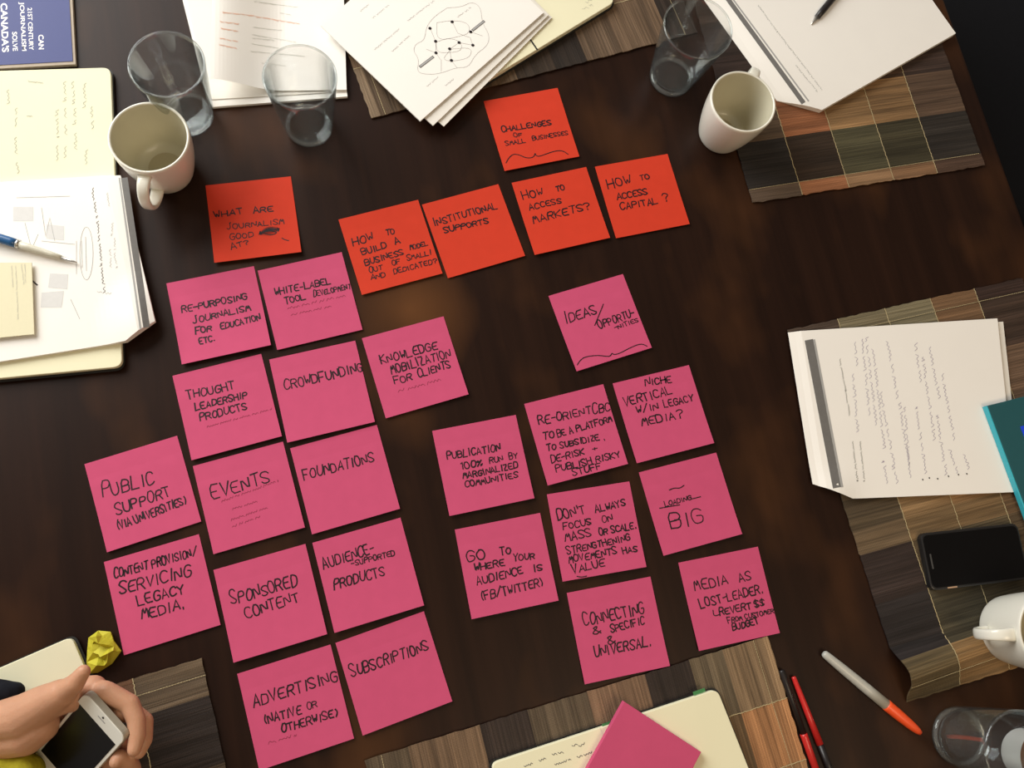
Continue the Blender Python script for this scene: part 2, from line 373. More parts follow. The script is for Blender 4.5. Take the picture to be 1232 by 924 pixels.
# dark chair drawn up to the right hand edge
cc = on(1213, 105, -0.29)
chair = tag(empty('dining_chair', (cc.x + .10, cc.y, -0.75), TA), 'black upholstered chair beyond the right edge of the table', 'chair')
bm = bmesh.new(); add_box(bm, -.24, -.24, .39, .24, .24, .47, bevel=.035, seg=4); fin('seat', bm, M['chair'], chair, True)
bm = bmesh.new(); add_box(bm, -.23, -.23, .35, .23, .23, .3895, bevel=.004); fin('seat_frame', bm, M['chair_wood'], chair)
bm = bmesh.new(); add_box(bm, .245, -.23, .44, .30, .23, .92, bevel=.025, seg=4); fin('backrest', bm, M['chair'], chair, True)
for x, y in ((-.2, -.2), (-.2, .2), (.2, -.2), (.2, .2)):
    bm = bmesh.new(); add_box(bm, x - .02, y - .02, 0, x + .02, y + .02, .351, bevel=.003); fin('leg', bm, M['chair_wood'], chair)

# ---------------------------------------------------------------- placemats
def lin(c):
    return tuple(((v / 255 / 12.92) if v / 255 <= .04045 else ((v / 255 + .055) / 1.055) ** 2.4) for v in c)
def placemat(corner, rot, sx, sy, colors, rowb, label, zf=None, gain=1.5, seed=0, la=.351):
    """colors[row][col]; columns run along local x, rows along local y"""
    rnd = random.Random(seed)
    colb = [0, .0715, .1405, .2085, .2755, la]; lb = rowb[-1]
    NX = 50; xs = sorted(set([round(la * i / NX, 5) for i in range(NX + 1)] + colb)); NY = 66
    ys = sorted(set([round(lb * i / NY, 5) for i in range(NY + 1)] + rowb))
    edge = [rnd.uniform(-.0006, .0006) for _ in range(400)]
    def P(i, j):
        x, y = xs[i], ys[j]
        jx = edge[(j * 7) % 400] if i in (0, len(xs) - 1) else 0
        jy = edge[(i * 5 + 90) % 400] * 1.4 if j in (0, len(ys) - 1) else 0
        z = .0022 + (zf(x, y) if zf else 0) + .0003 * math.sin(y * 260 + x * 40)
        return Vector(((x + jx) * sx, (y + jy) * sy, z))
    bm = bmesh.new(); lay = bm.loops.layers.float_color.new('weave')
    T = [[bm.verts.new(P(i, j)) for i in range(len(xs))] for j in range(len(ys))]
    B = [[bm.verts.new(P(i, j) - Vector((0, 0, .0016))) for i in range(len(xs))] for j in range(len(ys))]
    streak = {}
    def setc(f, xm, ym):
        ci = max(k for k in range(5) if colb[k] <= xm + 1e-6); ri = max(k for k in range(len(rowb) - 1) if rowb[k] <= ym + 1e-6)
        c = lin(colors[ri][ci]); g = gain; lm = .3 * c[0] + .6 * c[1] + .1 * c[2]; c = [q * .82 + lm * .18 for q in c]
        sk = streak.setdefault((ri, round(ym, 3)), rnd.uniform(.82, 1.2)); g *= sk
        for l in f.loops: l[lay] = (c[0] * g, c[1] * g, c[2] * g, 1)
    for j in range(len(ys) - 1):
        for i in range(len(xs) - 1):
            xm, ym = (xs[i] + xs[i + 1]) / 2, (ys[j] + ys[j + 1]) / 2
            f = bm.faces.new((T[j][i], T[j][i + 1], T[j + 1][i + 1], T[j + 1][i])); setc(f, xm, ym)
            f = bm.faces.new((B[j][i], B[j + 1][i], B[j + 1][i + 1], B[j][i + 1])); setc(f, xm, ym)
    for j in range(len(ys) - 1):
        for i in (0, len(xs) - 1):
            f = bm.faces.new((T[j][i], T[j + 1][i], B[j + 1][i], B[j][i])); setc(f, min(max(xs[i], .002), la - .002), (ys[j] + ys[j + 1]) / 2)
    for i in range(len(xs) - 1):
        for j in (0, len(ys) - 1):
            f = bm.faces.new((T[j][i], T[j][i + 1], B[j][i + 1], B[j][i])); setc(f, (xs[i] + xs[i + 1]) / 2, min(max(ys[j], .002), lb - .002))
    o = fin('placemat', bm, M['weave'], None); o.location = (corner[0], corner[1], 0.0006); o.rotation_euler = (0, 0, math.radians(rot))
    tag(o, label, 'placemat', 'woven reed placemats')
    bm = bmesh.new()
    def sz(x, y): return .0027 + (zf(x, y) if zf else 0)
    for cx in colb[1:-1]:
        for y0 in [k * .003 for k in range(int(lb / .003))]:
            a, b = (cx + rnd.uniform(-.0005, .0005), y0), (cx + rnd.uniform(-.0005, .0005), y0 + rnd.uniform(.0022, .003))
            ribbon(bm, [Vector((q[0] * sx, q[1] * sy, sz(*q))) for q in (a, b)], .0009)
    for ry in (.0185, lb - .0185):
        for x0 in [k * .003 for k in range(int(la / .003))]:
            ribbon(bm, [Vector((q * sx, ry * sy, sz(q, ry))) for q in (x0, x0 + .0022)], .0006)
    fin('stitching', bm, M['stitch'], o)
    return o
hem = .0185
R9 = [0, hem, .085, .15, .215, .262, .291, .351, .416, .466]
tanA, olive, dk, dk2, brn, org = (122, 95, 60), (84, 76, 50), (44, 36, 32), (58, 45, 32), (92, 72, 52), (150, 92, 48)
# top right: under the mug and the document
placemat((.4543, .4885), 12.66, 1, 1, [
    [(92, 74, 58), (158, 98, 54), (142, 106, 68), (126, 90, 56), (78, 56, 42)],
    [(46, 41, 38), (56, 42, 30), (78, 73, 48), (62, 56, 36), (46, 40, 35)],
    [(86, 68, 50), (142, 84, 42), (140, 104, 58), (128, 94, 52), (88, 66, 48)],
    [(50, 36, 30), (60, 42, 30), (70, 54, 36), (70, 50, 34), (62, 46, 38)],
    [(46, 34, 28), (60, 42, 30), (96, 70, 46), (100, 70, 44), (80, 58, 44)]] + [[(52, 40, 32)] * 5] * 4, R9,
    'woven brown and olive placemat under the top right document and white mug', gain=1.0, seed=1)
# right: under the handwritten handout, the black phone and a mug, its near corner curling
def curl3(x, y):
    if y < .40: return 0.0
    t = (y - .40) / .066; k = max(0, 1 - x / .17) ** 1.3
    return k * (.026 * math.sin(t * math.pi) ** 2) + .003 * k * math.sin(t * math.pi * 2 + 3) ** 2
placemat((.4887, .3151), 14.3, 1, -1, [
    [(66, 52, 42), (104, 94, 68), (110, 101, 74), (108, 78, 48), (52, 36, 30)],
    [(66, 52, 42), (104, 94, 68), (110, 101, 74), (108, 78, 48), (60, 44, 34)],
    [(60, 48, 40), (90, 74, 50), (100, 80, 56), (96, 70, 48), (98, 74, 54)],
    [(60, 48, 40), (90, 74, 50), (100, 80, 56), (96, 70, 48), (98, 74, 54)],
    [(76, 62, 42), (128, 98, 58), (148, 110, 64), (132, 82, 44), (120, 84, 50)],
    [(102, 82, 56), (116, 90, 54), (120, 92, 54), (110, 80, 48), (110, 80, 48)],
    [(50, 38, 34), (84, 68, 44), (84, 70, 46), (80, 62, 40), (70, 52, 36)],
    [(40, 34, 33), (64, 57, 40), (68, 58, 38), (70, 58, 40), (60, 48, 36)],
    [(96, 80, 50), (130, 98, 54), (134, 100, 54), (130, 96, 54), (120, 88, 50)]], R9,
    'woven brown placemat at the right edge under the black phone, corner curling', zf=curl3, gain=1.12, seed=2)
# bottom left: under the hand
placemat((-.2020, -.0777), 16.6, -1, -1, [
    [(98, 80, 58), (112, 76, 48), (100, 72, 46), (90, 70, 46), (80, 60, 40)],
    [(92, 75, 55), (104, 70, 45), (96, 70, 46), (90, 70, 46), (80, 60, 40)],
    [(44, 34, 29), (52, 40, 31), (60, 44, 34), (60, 46, 34), (56, 44, 34)],
    [(74, 58, 42), (82, 62, 44), (80, 62, 44), (76, 58, 40), (70, 54, 38)]] + [[(60, 46, 36)] * 5] * 5,
    [0, hem, .040, .110, .150, .262, .291, .351, .416, .466], 'woven dark brown placemat in the bottom left corner beside the hand', gain=1.0, seed=3)
# bottom centre: under the open notebook
placemat((.4358, -.0602), -74.9, 1, -1, [
    [(134, 106, 72), (168, 114, 62), (150, 110, 66), (140, 100, 60), (130, 95, 60)],
    [(128, 102, 70), (166, 112, 60), (150, 110, 66), (140, 100, 60), (130, 95, 60)],
    [(104, 88, 64), (110, 84, 52), (110, 84, 52), (100, 80, 50), (100, 80, 50)],
    [(50, 39, 33), (60, 44, 34), (60, 44, 34), (60, 44, 34), (60, 44, 34)],
    [(122, 92, 66), (120, 90, 60), (120, 90, 60), (120, 90, 60), (120, 90, 60)],
    [(94, 78, 58), (90, 74, 54), (90, 74, 54), (90, 74, 54), (90, 74, 54)],
    [(54, 42, 35), (56, 44, 34), (56, 44, 34), (56, 44, 34), (56, 44, 34)],
    [(112, 86, 60), (110, 84, 58), (110, 84, 58), (110, 84, 58), (110, 84, 58)],
    [(86, 70, 50), (86, 70, 50), (86, 70, 50), (86, 70, 50), (86, 70, 50)]],
    [0, hem, .058, .100, .155, .225, .295, .350, .430, .478], 'woven striped placemat at the bottom centre under the open notebook and pink pad',
    zf=lambda x, y: .0005 * math.sin(y * 38) ** 2 * max(0, 1 - x / .05), gain=1.02, seed=4)
# top centre: under the paper pile and the other open notebook
placemat((-.0454, .5734), 110.6, 1, -1, [
    [(126, 104, 78), (116, 90, 62), (110, 84, 58), (100, 80, 54), (100, 80, 54)],
    [(100, 78, 54), (104, 80, 56), (100, 80, 54), (100, 80, 54), (100, 80, 54)],
    [(84, 64, 46), (90, 70, 50), (90, 70, 50), (90, 70, 50), (90, 70, 50)],
    [(100, 78, 54), (90, 70, 50), (90, 70, 50), (90, 70, 50), (90, 70, 50)],
    [(64, 50, 38), (60, 46, 36), (60, 46, 36), (60, 46, 36), (60, 46, 36)],
    [(50, 40, 33), (56, 44, 34), (56, 44, 34), (56, 44, 34), (56, 44, 34)],
    [(104, 82, 60), (108, 84, 60), (100, 78, 54), (100, 78, 54), (100, 78, 54)],
    [(116, 90, 64), (122, 94, 66), (110, 84, 58), (100, 80, 54), (100, 80, 54)],
    [(56, 44, 36), (60, 46, 36), (60, 46, 36), (60, 46, 36), (60, 46, 36)]],
    [0, .012, .06, .13, .20, .255, .300, .350, .425, .466], 'woven brown placemat at the top centre under papers and a notebook', gain=.82, seed=5)

# ---------------------------------------------------------------- sticky notes
NOTES = [
('what_are', -0.1811, 0.4289, 0.184, [('WHAT', -44.6, 7.0, -11.5, 8.9, 8.6), ('ARE', 1.1, 7.3, 24.2, 7.8, 8.0), ('JOURNALISM', -32.1, -9.5, 34.7, -10.5, 7.5), ('GOOD', -29.6, -23.7, -2.5, -22.6, 7.5), ('AT?', -29.4, -36.7, -8.7, -32.0, 7.5), ('@', 16.5, -19.5, 11.1, 4.3), ('~', [(30.3, -29.3), (32.9, -31.9), (37.8, -33.8)]), ('~', [(5.7, -18.1), (18.5, -24.4), (27.4, -20.9), (9.3, -15.7), (24.5, -16.7)])]),
('how_build', -0.0162, 0.4024, 0.3215, [('HOW', -42.9, 12.4, -17.0, 14.0, 11.4), ('TO', -0.3, 15.0, 10.2, 15.4, 7.9), ('BUILD', -35.8, -1.5, -4.8, -0.2, 8.7), ('A', 6.8, 0.9, 13.1, 1.2, 7.9), ('BUSINESS', -35.8, -15.6, 12.7, -13.8, 8.7), ('MODEL', 21.9, -10.9, 44.8, -10.6, 7.1), ('OUT', -33.8, -25.9, -17.6, -26.1, 7.1), ('OF', -4.8, -24.2, 5.4, -24.5, 7.1), ('SMALL!', 14.1, -22.9, 43.9, -23.5, 7.1), ('AND', -34.5, -35.4, -17.4, -35.9, 6.7), ('DEDICATED?', -6.1, -35.4, 48.4, -35.8, 7.1)]),
('instit', 0.0857, 0.4295, 0.34, [('INSTITUTIONAL', -44.9, 19.2, 38.9, 19.4, 10.2), ('SUPPORTS', -36.2, 7.2, 21.6, 3.9, 8.1)]),
('markets', 0.1968, 0.4628, 0.2856, [('HOW', -42.7, 24.9, -15.9, 26.1, 10.5), ('TO', 2.4, 26.3, 13.8, 26.7, 7.7), ('ACCESS', -38.9, 9.5, 4.4, 9.8, 8.3), ('MARKETS?', -39.0, -9.2, 38.7, -6.8, 11.0)]),
('capital', 0.3045, 0.4903, 0.2489, [('HOW', -41.7, 17.9, -10.2, 17.9, 14.1), ('TO', 3.5, 20.7, 16.6, 20.9, 7.9), ('ACCESS', -33.9, 0.3, 7.7, 0.3, 9.0), ('CAPITAL', -33.8, -14.4, 17.5, -15.4, 10.4), ('?', 26.3, -15.0, 33.6, -14.6, 12.7)]),
('chall', 0.1596, 0.5745, 0.2726, [('CHALLENGES', -39.3, 3.3, 27.6, 0.7, 8.5), ('OF', -25.6, -7.5, -14.3, -7.4, 5.7), ('SMALL', -39.3, -16.7, -12.8, -17.0, 6.8), ('BUSINESSES', -2.9, -16.6, 45.2, -17.3, 6.2), ('~', [(-45.9, -40.4), (-40.5, -34.1), (-33.2, -29.8), (-25.7, -32.8), (-19.0, -38.6), (-11.0, -40.2), (-7.0, -38.1), (-5.1, -34.1), (-4.9, -38.5), (-1.2, -40.2), (9.2, -38.5), (22.4, -36.7), (31.8, -38.6), (37.0, -45.1)])]),
('repurp', -0.2126, 0.307, 0.2633, [('RE-PURPOSING', -39.7, 11.5, 35.2, 11.8, 9.0), ('JOURNALISM', -30.1, -4.3, 36.2, -2.8, 8.4), ('FOR', -29.8, -18.0, -11.5, -18.0, 8.0), ('EDUCATION', -1.0, -18.7, 45.5, -17.3, 8.4), ('ETC.', -27.5, -31.1, -11.1, -31.1, 8.0)]),
('white', -0.109, 0.3293, 0.2867, [('WHITE-LABEL', -38.0, 15.9, 28.5, 14.2, 9.1), ('TOOL', -29.2, 2.2, -5.0, 2.3, 8.7), ('DEVELOPMENT', 5.4, 3.4, 50.3, 2.7, 7.5), ('%', -27.9, -5.2, 43.0, -5.9, 3.7), ('%', -25.9, -13.7, 22.3, -14.9, 3.7)]),
('thought', -0.1953, 0.198, 0.2952, [('THOUGHT', -40.7, 19.4, 12.6, 17.6, 10.9), ('LEADERSHIP', -34.7, 4.7, 23.7, 3.9, 8.6), ('PRODUCTS', -32.1, -9.2, 20.6, -9.6, 9.7), ('%', -26.8, -19.0, 47.3, -17.9, 2.9)]),
('crowd', -0.0897, 0.2191, 0.2655, [('CROWDFUNDING', -41.0, 10.7, 51.8, 12.0, 12.4)]),
('know', 0.0177, 0.252, 0.314, [('KNOWLEDGE', -37.4, 14.0, 32.2, 13.3, 11.7), ('MOBILIZATION', -29.4, -1.6, 44.3, -0.5, 11.7), ('FOR', -29.5, -14.3, -8.3, -15.1, 9.8), ('CLIENTS', -0.3, -14.2, 40.4, -13.2, 10.4), ('%', -28.2, -25.7, 24.1, -25.8, 4.3)]),
('public', -0.2785, 0.0977, 0.3417, [('PUBLIC', -41.1, 7.9, 14.1, 6.5, 17.1), ('SUPPORT', -32.3, -14.7, 27.0, -12.2, 13.6), ('(VIA UNIVERSITIES)', -35.0, -31.5, 40.3, -26.2, 10.6)]),
('events', -0.1643, 0.0948, 0.2991, [('EVENTS', -39.3, 8.6, 26.3, 8.9, 17.5), ('%', -29.8, 2.0, 35.0, 7.3, 3.0), ('%', -20.5, -9.5, 9.7, -9.0, 3.0), ('%', -24.6, -20.8, 16.5, -18.9, 3.0), ('%', -24.9, -28.4, 8.7, -26.0, 3.0)]),
('found', -0.0588, 0.117, 0.2965, [('FOUNDATIONS', -44.5, 11.1, 37.0, 10.3, 13.1)]),
('prov', -0.2485, -0.0107, 0.3058, [('CONTENT PROVISION/', -44.0, 30.4, 43.3, 28.8, 10.8), ('SERVICING', -42.3, 12.0, 33.0, 9.2, 14.2), ('LEGACY', -26.3, -5.5, 22.2, -6.3, 11.9), ('MEDIA.', -25.9, -20.7, 17.2, -22.1, 11.9)]),
('spons', -0.1338, -0.02, 0.2876, [('SPONSORED', -40.2, 8.9, 32.4, 9.0, 14.4), ('CONTENT', -28.2, -9.5, 29.7, -8.3, 12.7)]),
('aud', -0.0287, 0.0101, 0.29, [('AUDIENCE-', -45.4, 19.1, 13.0, 21.1, 13.2), ('-SUPPORTED', -15.3, 13.3, 34.0, 11.9, 6.6), ('PRODUCTS', -39.9, -5.5, 17.6, -6.6, 12.0)]),
('adv', -0.1007, -0.1288, 0.2947, [('ADVERTISING', -42.1, 12.0, 49.2, 12.1, 13.0), ('(NATIVE', -35.4, -8.2, 4.3, -9.3, 10.5), ('OR', 11.1, -7.3, 21.7, -7.4, 6.9), ('OTHERWISE)', -19.8, -21.6, 39.6, -23.7, 9.3), ('%', -36.0, -28.6, -6.1, -30.2, 3.6)]),
('subs', 0.0031, -0.0952, 0.3341, [('SUBSCRIPTIONS', -44.6, 10.9, 43.4, 9.5, 13.1)]),
('publ', 0.1, 0.1359, 0.2159, [('PUBLICATION', -40.1, 14.1, 23.5, 12.3, 9.9), ('100%', -27.0, -1.0, -1.1, -0.9, 8.2), ('RUN', 7.7, -0.5, 24.1, -0.1, 7.3), ('BY', 31.8, -0.3, 41.7, -0.3, 7.3), ('MARGINALIZED', -26.5, -11.9, 39.5, -11.9, 8.2), ('COMMUNITIES', -26.1, -22.3, 37.2, -22.7, 7.7)]),
('reor', 0.2116, 0.1748, 0.2725, [('RE-ORIENT', -40.3, 21.9, 25.5, 19.0, 11.1), ('CBC', 27.6, 18.4, 49.5, 17.5, 12.9), ('TO', -40.1, 3.0, -26.6, 2.3, 8.4), ('BE A PLATFORM', -22.2, 1.8, 47.5, 3.3, 8.9), ('TO SUBSIDIZE', -39.6, -11.2, 25.9, -13.9, 8.0), ('~', [(31.6, -14.5), (31.9, -16.4)]), ('DE-RISK', -38.5, -26.6, 2.7, -26.0, 8.9), ('+', 13.4, -24.9, 20.2, -25.1, 4.4), ('PUBLISH RISKY', -36.1, -38.1, 44.5, -40.4, 8.9), ('STUFF', -18.4, -47.2, 17.9, -48.0, 8.0)]),
('ideas', 0.2446, 0.3166, 0.3358, [('IDEAS', -42.1, 10.3, 0.9, 11.4, 13.7), ('~', [(-8.1, -2.3), (12.4, 20.7)]), ('OPPORTU-', -3.4, -8.5, 45.8, -5.3, 11.0), ('-NITIES', 14.7, -15.3, 47.3, -13.8, 6.1), ('~', [(-47.2, -43.4), (-41.5, -39.0), (-34.3, -36.6), (-18.2, -39.4), (-6.2, -45.3), (-2.5, -44.6), (-0.2, -41.9), (1.1, -45.1), (9.5, -45.5), (25.0, -42.5), (39.8, -41.6), (45.6, -47.2)])]),
('niche', 0.321, 0.2029, 0.2646, [('NICHE', -11.4, 38.2, 22.4, 34.7, 9.6), ('VERTICAL', -44.9, 19.4, 19.0, 21.2, 12.6), ('W/IN', -31.8, 7.2, -4.3, 6.5, 9.6), ('LEGACY', 3.6, 6.7, 42.3, 5.5, 9.6), ('MEDIA?', -30.6, -8.9, 22.9, -10.9, 11.4)]),
('goto', 0.1277, 0.0205, 0.2002, [('GO', -43.8, 12.8, -22.5, 11.5, 12.1), ('TO', -4.8, 12.1, 7.6, 12.0, 8.5), ('WHERE', -37.1, 0.0, -2.0, 0.4, 8.5), ('YOUR', 8.8, 2.3, 33.5, 0.8, 7.7), ('AUDIENCE', -37.4, -15.4, 17.1, -13.1, 9.7), ('IS', 29.4, -14.0, 40.0, -13.5, 7.7), ('(FB/TWITTER)', -36.4, -33.5, 36.2, -31.4, 11.1)]),
('dont', 0.2342, 0.0604, 0.1663, [("DON'T", -43.0, 19.0, -9.2, 22.5, 12.1), ('ALWAYS', 3.2, 20.0, 40.8, 23.9, 8.8), ('FOCUS', -38.8, 7.0, -4.4, 8.1, 8.3), ('ON', 9.4, 7.5, 21.5, 8.5, 7.5), ('MASS', -39.1, -6.7, -7.0, -5.3, 10.4), ('OR SCALE.', 2.5, -6.2, 47.0, -5.1, 8.8), ('STRENGTHENING', -39.7, -21.5, 38.0, -17.3, 8.8), ('MOVEMENTS', -39.5, -31.6, 19.3, -30.1, 9.2), ('HAS', 26.5, -31.7, 43.9, -31.0, 7.9), ('VALUE', -37.4, -43.5, 2.1, -41.5, 9.6), ('~', [(-33.0, -47.8), (-28.1, -49.6), (-21.7, -49.3)])]),
('load', 0.3501, 0.0937, 0.2586, [('~', [(-20.6, 21.5), (-13.5, 22.4), (-7.4, 20.2), (-0.9, 22.4)]), ('LOADING', -31.2, 3.6, 2.7, 3.8, 6.4), ('~', [(-38.6, 3.6), (-13.3, 1.4)]), ('~', [(2.9, 4.4), (14.9, 4.3)]), ('BIG', -31.4, -24.3, 9.5, -25.2, 19.1)]),
('media', 0.3918, -0.0166, 0.1911, [('MEDIA', -38.2, 15.3, 3.2, 16.4, 12.9), ('AS', 17.7, 14.5, 33.1, 15.8, 11.1), ('LOST-LEADER.', -36.6, -4.7, 41.6, -2.7, 11.7), ('~', [(-22.5, -9.9), (-23.3, -17.0), (-14.9, -16.2)]), ('REVERT $$', -15.4, -18.0, 41.2, -17.0, 8.6), ('FROM CUSTOMER', -8.0, -27.8, 50.1, -27.3, 6.2), ('BUDGET', -4.8, -37.2, 28.5, -35.7, 8.0)]),
('conn', 0.2571, -0.0515, 0.1839, [('CONNECTING', -38.1, 10.8, 34.6, 11.7, 14.6), ('&', -29.4, -0.3, -20.0, -0.0, 7.9), ('SPECIFIC', -8.6, -2.2, 32.0, 0.3, 9.7), ('&', -15.3, -14.7, -5.9, -14.5, 9.1), ('UNIVERSAL.', -32.9, -24.3, 32.7, -24.9, 12.2)]),
]
NSIZE = 0.1016
def note_z(x, y, lift, tw):
    """height of the note surface: stuck along the top strip, free edge slightly raised"""
    t = max(0.0, (0.022 - y) / 0.073)
    return .0007 + lift * t ** 2 + tw * t * (x / .05) * .5 + .0003 * (1 if y < .028 else 0) * min(1, (.028 - y) / .004)
RED = ('what_are', 'how_build', 'instit', 'markets', 'capital', 'chall')
NLAB = {
 'what_are': 'orange-red sticky note reading WHAT ARE JOURNALISM GOOD AT? with a crossed-out blot',
 'how_build': 'orange-red sticky note reading HOW TO BUILD A BUSINESS MODEL',
 'instit': 'orange-red sticky note reading INSTITUTIONAL SUPPORTS',
 'markets': 'orange-red sticky note reading HOW TO ACCESS MARKETS?',
 'capital': 'orange-red sticky note reading HOW TO ACCESS CAPITAL?, nearest the right white mug',
 'chall': 'topmost orange-red sticky note, reading CHALLENGES above a curly bracket',
 'repurp': 'pink sticky note reading RE-PURPOSING JOURNALISM FOR EDUCATION ETC.',
 'white': 'pink sticky note reading WHITE-LABEL TOOL DEVELOPMENT',
 'thought': 'pink sticky note reading THOUGHT LEADERSHIP PRODUCTS',
 'crowd': 'pink sticky note reading CROWDFUNDING',
 'know': 'pink sticky note reading KNOWLEDGE MOBILIZATION FOR CLIENTS',
 'public': 'pink sticky note reading PUBLIC SUPPORT (VIA UNIVERSITIES)',
 'events': 'pink sticky note reading EVENTS over faint small lines',
 'found': 'pink sticky note reading FOUNDATIONS',
 'prov': 'pink sticky note reading CONTENT PROVISION / SERVICING LEGACY MEDIA, beside crumpled yellow paper',
 'spons': 'pink sticky note reading SPONSORED CONTENT',
 'aud': 'pink sticky note reading AUDIENCE-SUPPORTED PRODUCTS',
 'adv': 'pink sticky note reading ADVERTISING (NATIVE OR OTHERWISE)',
 'subs': 'pink sticky note reading SUBSCRIPTIONS',
 'publ': 'pink sticky note reading PUBLICATION 100% RUN BY MARGINALIZED COMMUNITIES',
 'reor': 'pink sticky note reading RE-ORIENT to be a platform to subsidize, de-risk',
 'ideas': 'pink sticky note reading IDEAS / OPPORTUNITIES above a curly bracket',
 'niche': 'pink sticky note reading NICHE VERTICAL W/IN LEGACY MEDIA?',
 'goto': 'pink sticky note reading GO TO WHERE YOUR AUDIENCE IS',
 'dont': "pink sticky note reading DON'T ALWAYS FOCUS ON MASS OR SCALE",
 'load': 'pink sticky note reading LOADING BIG',
 'media': 'pink sticky note reading MEDIA AS LOST-LEADER',
 'conn': 'pink sticky note reading CONNECTING SPECIFIC & UNIVERSAL'}
def build_note(k, cx, cy, rz, items):
    rnd = random.Random(k)
    lift = rnd.uniform(.0012, .0032); tw = rnd.uniform(-.0012, .0012)
    if k in ('what_are', 'repurp'): lift = .0042
    N = 16; bm = bmesh.new(); h = NSIZE / 2
    T = []; B = []
    for j in range(N + 1):
        T.append([]); B.append([])
        for i in range(N + 1):
            x, y = -h + NSIZE * i / N, -h + NSIZE * j / N; z = note_z(x, y, lift, tw)
            T[-1].append(bm.verts.new((x, y, z))); B[-1].append(bm.verts.new((x, y, z - .0002)))
    for j in range(N):
        for i in range(N):
            bm.faces.new((T[j][i], T[j][i + 1], T[j + 1][i + 1], T[j + 1][i])); bm.faces.new((B[j][i], B[j + 1][i], B[j + 1][i + 1], B[j][i + 1]))
    for j in range(N):
        bm.faces.new((T[j][0], T[j + 1][0], B[j + 1][0], B[j][0])); bm.faces.new((T[j][N], B[j][N], B[j + 1][N], T[j + 1][N]))
        bm.faces.new((T[0][j], B[0][j], B[0][j + 1], T[0][j + 1])); bm.faces.new((T[N][j], T[N][j + 1], B[N][j + 1], B[N][j]))
    red = k in RED
    o = fin("sticky_note", bm, M["red" if red else "pink"], None)

    o.location = (cx, cy, 0); o.rotation_euler = (0, 0, rz)
    tag(o, NLAB[k], 'sticky note', 'orange-red sticky notes' if red else 'pink sticky notes')
    ink = bmesh.new(); fnt = bmesh.new(); nf = 0
    def to3(p):
        x = min(max(p[0], -h + .0006), h - .0006); y = min(max(p[1], -h + .0006), h - .0006)
        return Vector((x, y, note_z(x, y, lift, tw) + .00018))
    def dense(pp):
        o_ = [pp[0]]
        for a, b in zip(pp, pp[1:]):
            n = max(1, int((Vector(b) - Vector(a)).length / .006))
            o_ += [Vector(a).lerp(Vector(b), (q + 1) / n) for q in range(n)]
        return o_
    for it in items:
        if it[0] == '~':
            pp = chaikin([(a / 1000, b / 1000) for a, b in it[1]], 2)
            ribbon(ink, [to3(p) for p in pp], .0012)
        elif it[0] == '%':
            for s in squiggle(*[v / 1000 for v in it[1:5]], it[5] / 1000, rnd): ribbon(fnt, [to3(p) for p in dense([Vector(q) for q in s])], .0005); nf += 1
        elif it[0] == '@':
            x, y, a, b = [v / 1000 for v in it[1:]]
            pp = []
            for q in range(70):
                t = q / 69; pp.append((x - a + 2 * a * t, y + (b if q % 2 else -b) * math.sin(math.pi * min(.93, max(.07, t))) + .002 * t))
            ribbon(ink, [to3(p) for p in pp], .0032)
        else:
            t, x0, y0, x1, y1, hh = it[0], *[v / 1000 for v in it[1:]]
            wd = .0015 if hh > .0075 else .0012
            for s in letter_strokes(t, x0, y0, x1, y1, hh * .92, rnd): ribbon(ink, [to3(p) for p in dense(s)], wd * rnd.uniform(.85, 1.15))
    fin('handwriting', ink, M['ink'], o)
    if nf: fin('faint_handwriting', fnt, M['faint'], o)
    else: fnt.free()
for n_ in NOTES: build_note(*n_)

# ---------------------------------------------------------------- papers
def seg_dist(p, a, b):
    """signed distance of p left of the line a->b (table plane)"""
    d = Vector((b.x - a.x, b.y - a.y)).normalized(); return d.x * (p[1] - a.y) - d.y * (p[0] - a.x)
def sstep(t):
    t = max(0.0, min(1.0, t)); return t * t * (3 - 2 * t)
def sheet(name, quad, zf, m, parent=None, cuts=(), n=36, th=.00025, z0=.005, radius=0, block=None):
    """paper filling four corners (photo order TL TR BR BL); block = height of the pile it tops"""
    W = [onf(px, py, zf, z0) if not isinstance(px, Vector) else px for px, py in quad]
    bm = bmesh.new(); V = []
    for j in range(n + 1):
        V.append([])
        for i in range(n + 1):
            u, v = i / n, j / n
            p = W[0] * (1 - u) * (1 - v) + W[1] * u * (1 - v) + W[2] * u * v + W[3] * (1 - u) * v
            V[-1].append(bm.verts.new((p.x, p.y, 0)))
    for j in range(n):
        for i in range(n): bm.faces.new((V[j][i], V[j + 1][i], V[j + 1][i + 1], V[j][i + 1]))
    cen = (W[0] + W[1] + W[2] + W[3]) / 4
    for a, b in cuts:
        a, b = onf(*a, zf, z0), onf(*b, zf, z0)
        nv = Vector((-(b.y - a.y), b.x - a.x, 0))
        if nv.dot(Vector((cen.x, cen.y, 0)) - Vector((a.x, a.y, 0))) > 0: nv = -nv
        bmesh.ops.bisect_plane(bm, geom=bm.verts[:] + bm.edges[:] + bm.faces[:], dist=1e-6, plane_co=(a.x, a.y, 0), plane_no=nv, clear_outer=True)
    bmesh.ops.recalc_face_normals(bm, faces=bm.faces)
    if bm.faces[:][0].normal.z < 0: bmesh.ops.reverse_faces(bm, faces=bm.faces)
    for v in bm.verts: v.co.z = zf(v.co.x, v.co.y)
    top = bm.faces[:]
    r = bmesh.ops.extrude_face_region(bm, geom=top)
    # extruded copy is the upper skin, originals become the underside
    nv = {g for g in r['geom'] if isinstance(g, bmesh.types.BMVert)}
    for v in bm.verts:
        if v not in nv: v.co.z = (v.co.z - th) if block is None else max(block, v.co.z - th) if False else (v.co.z - th if block is None else min(block, v.co.z - th))
    return fin(name, bm, m, parent)
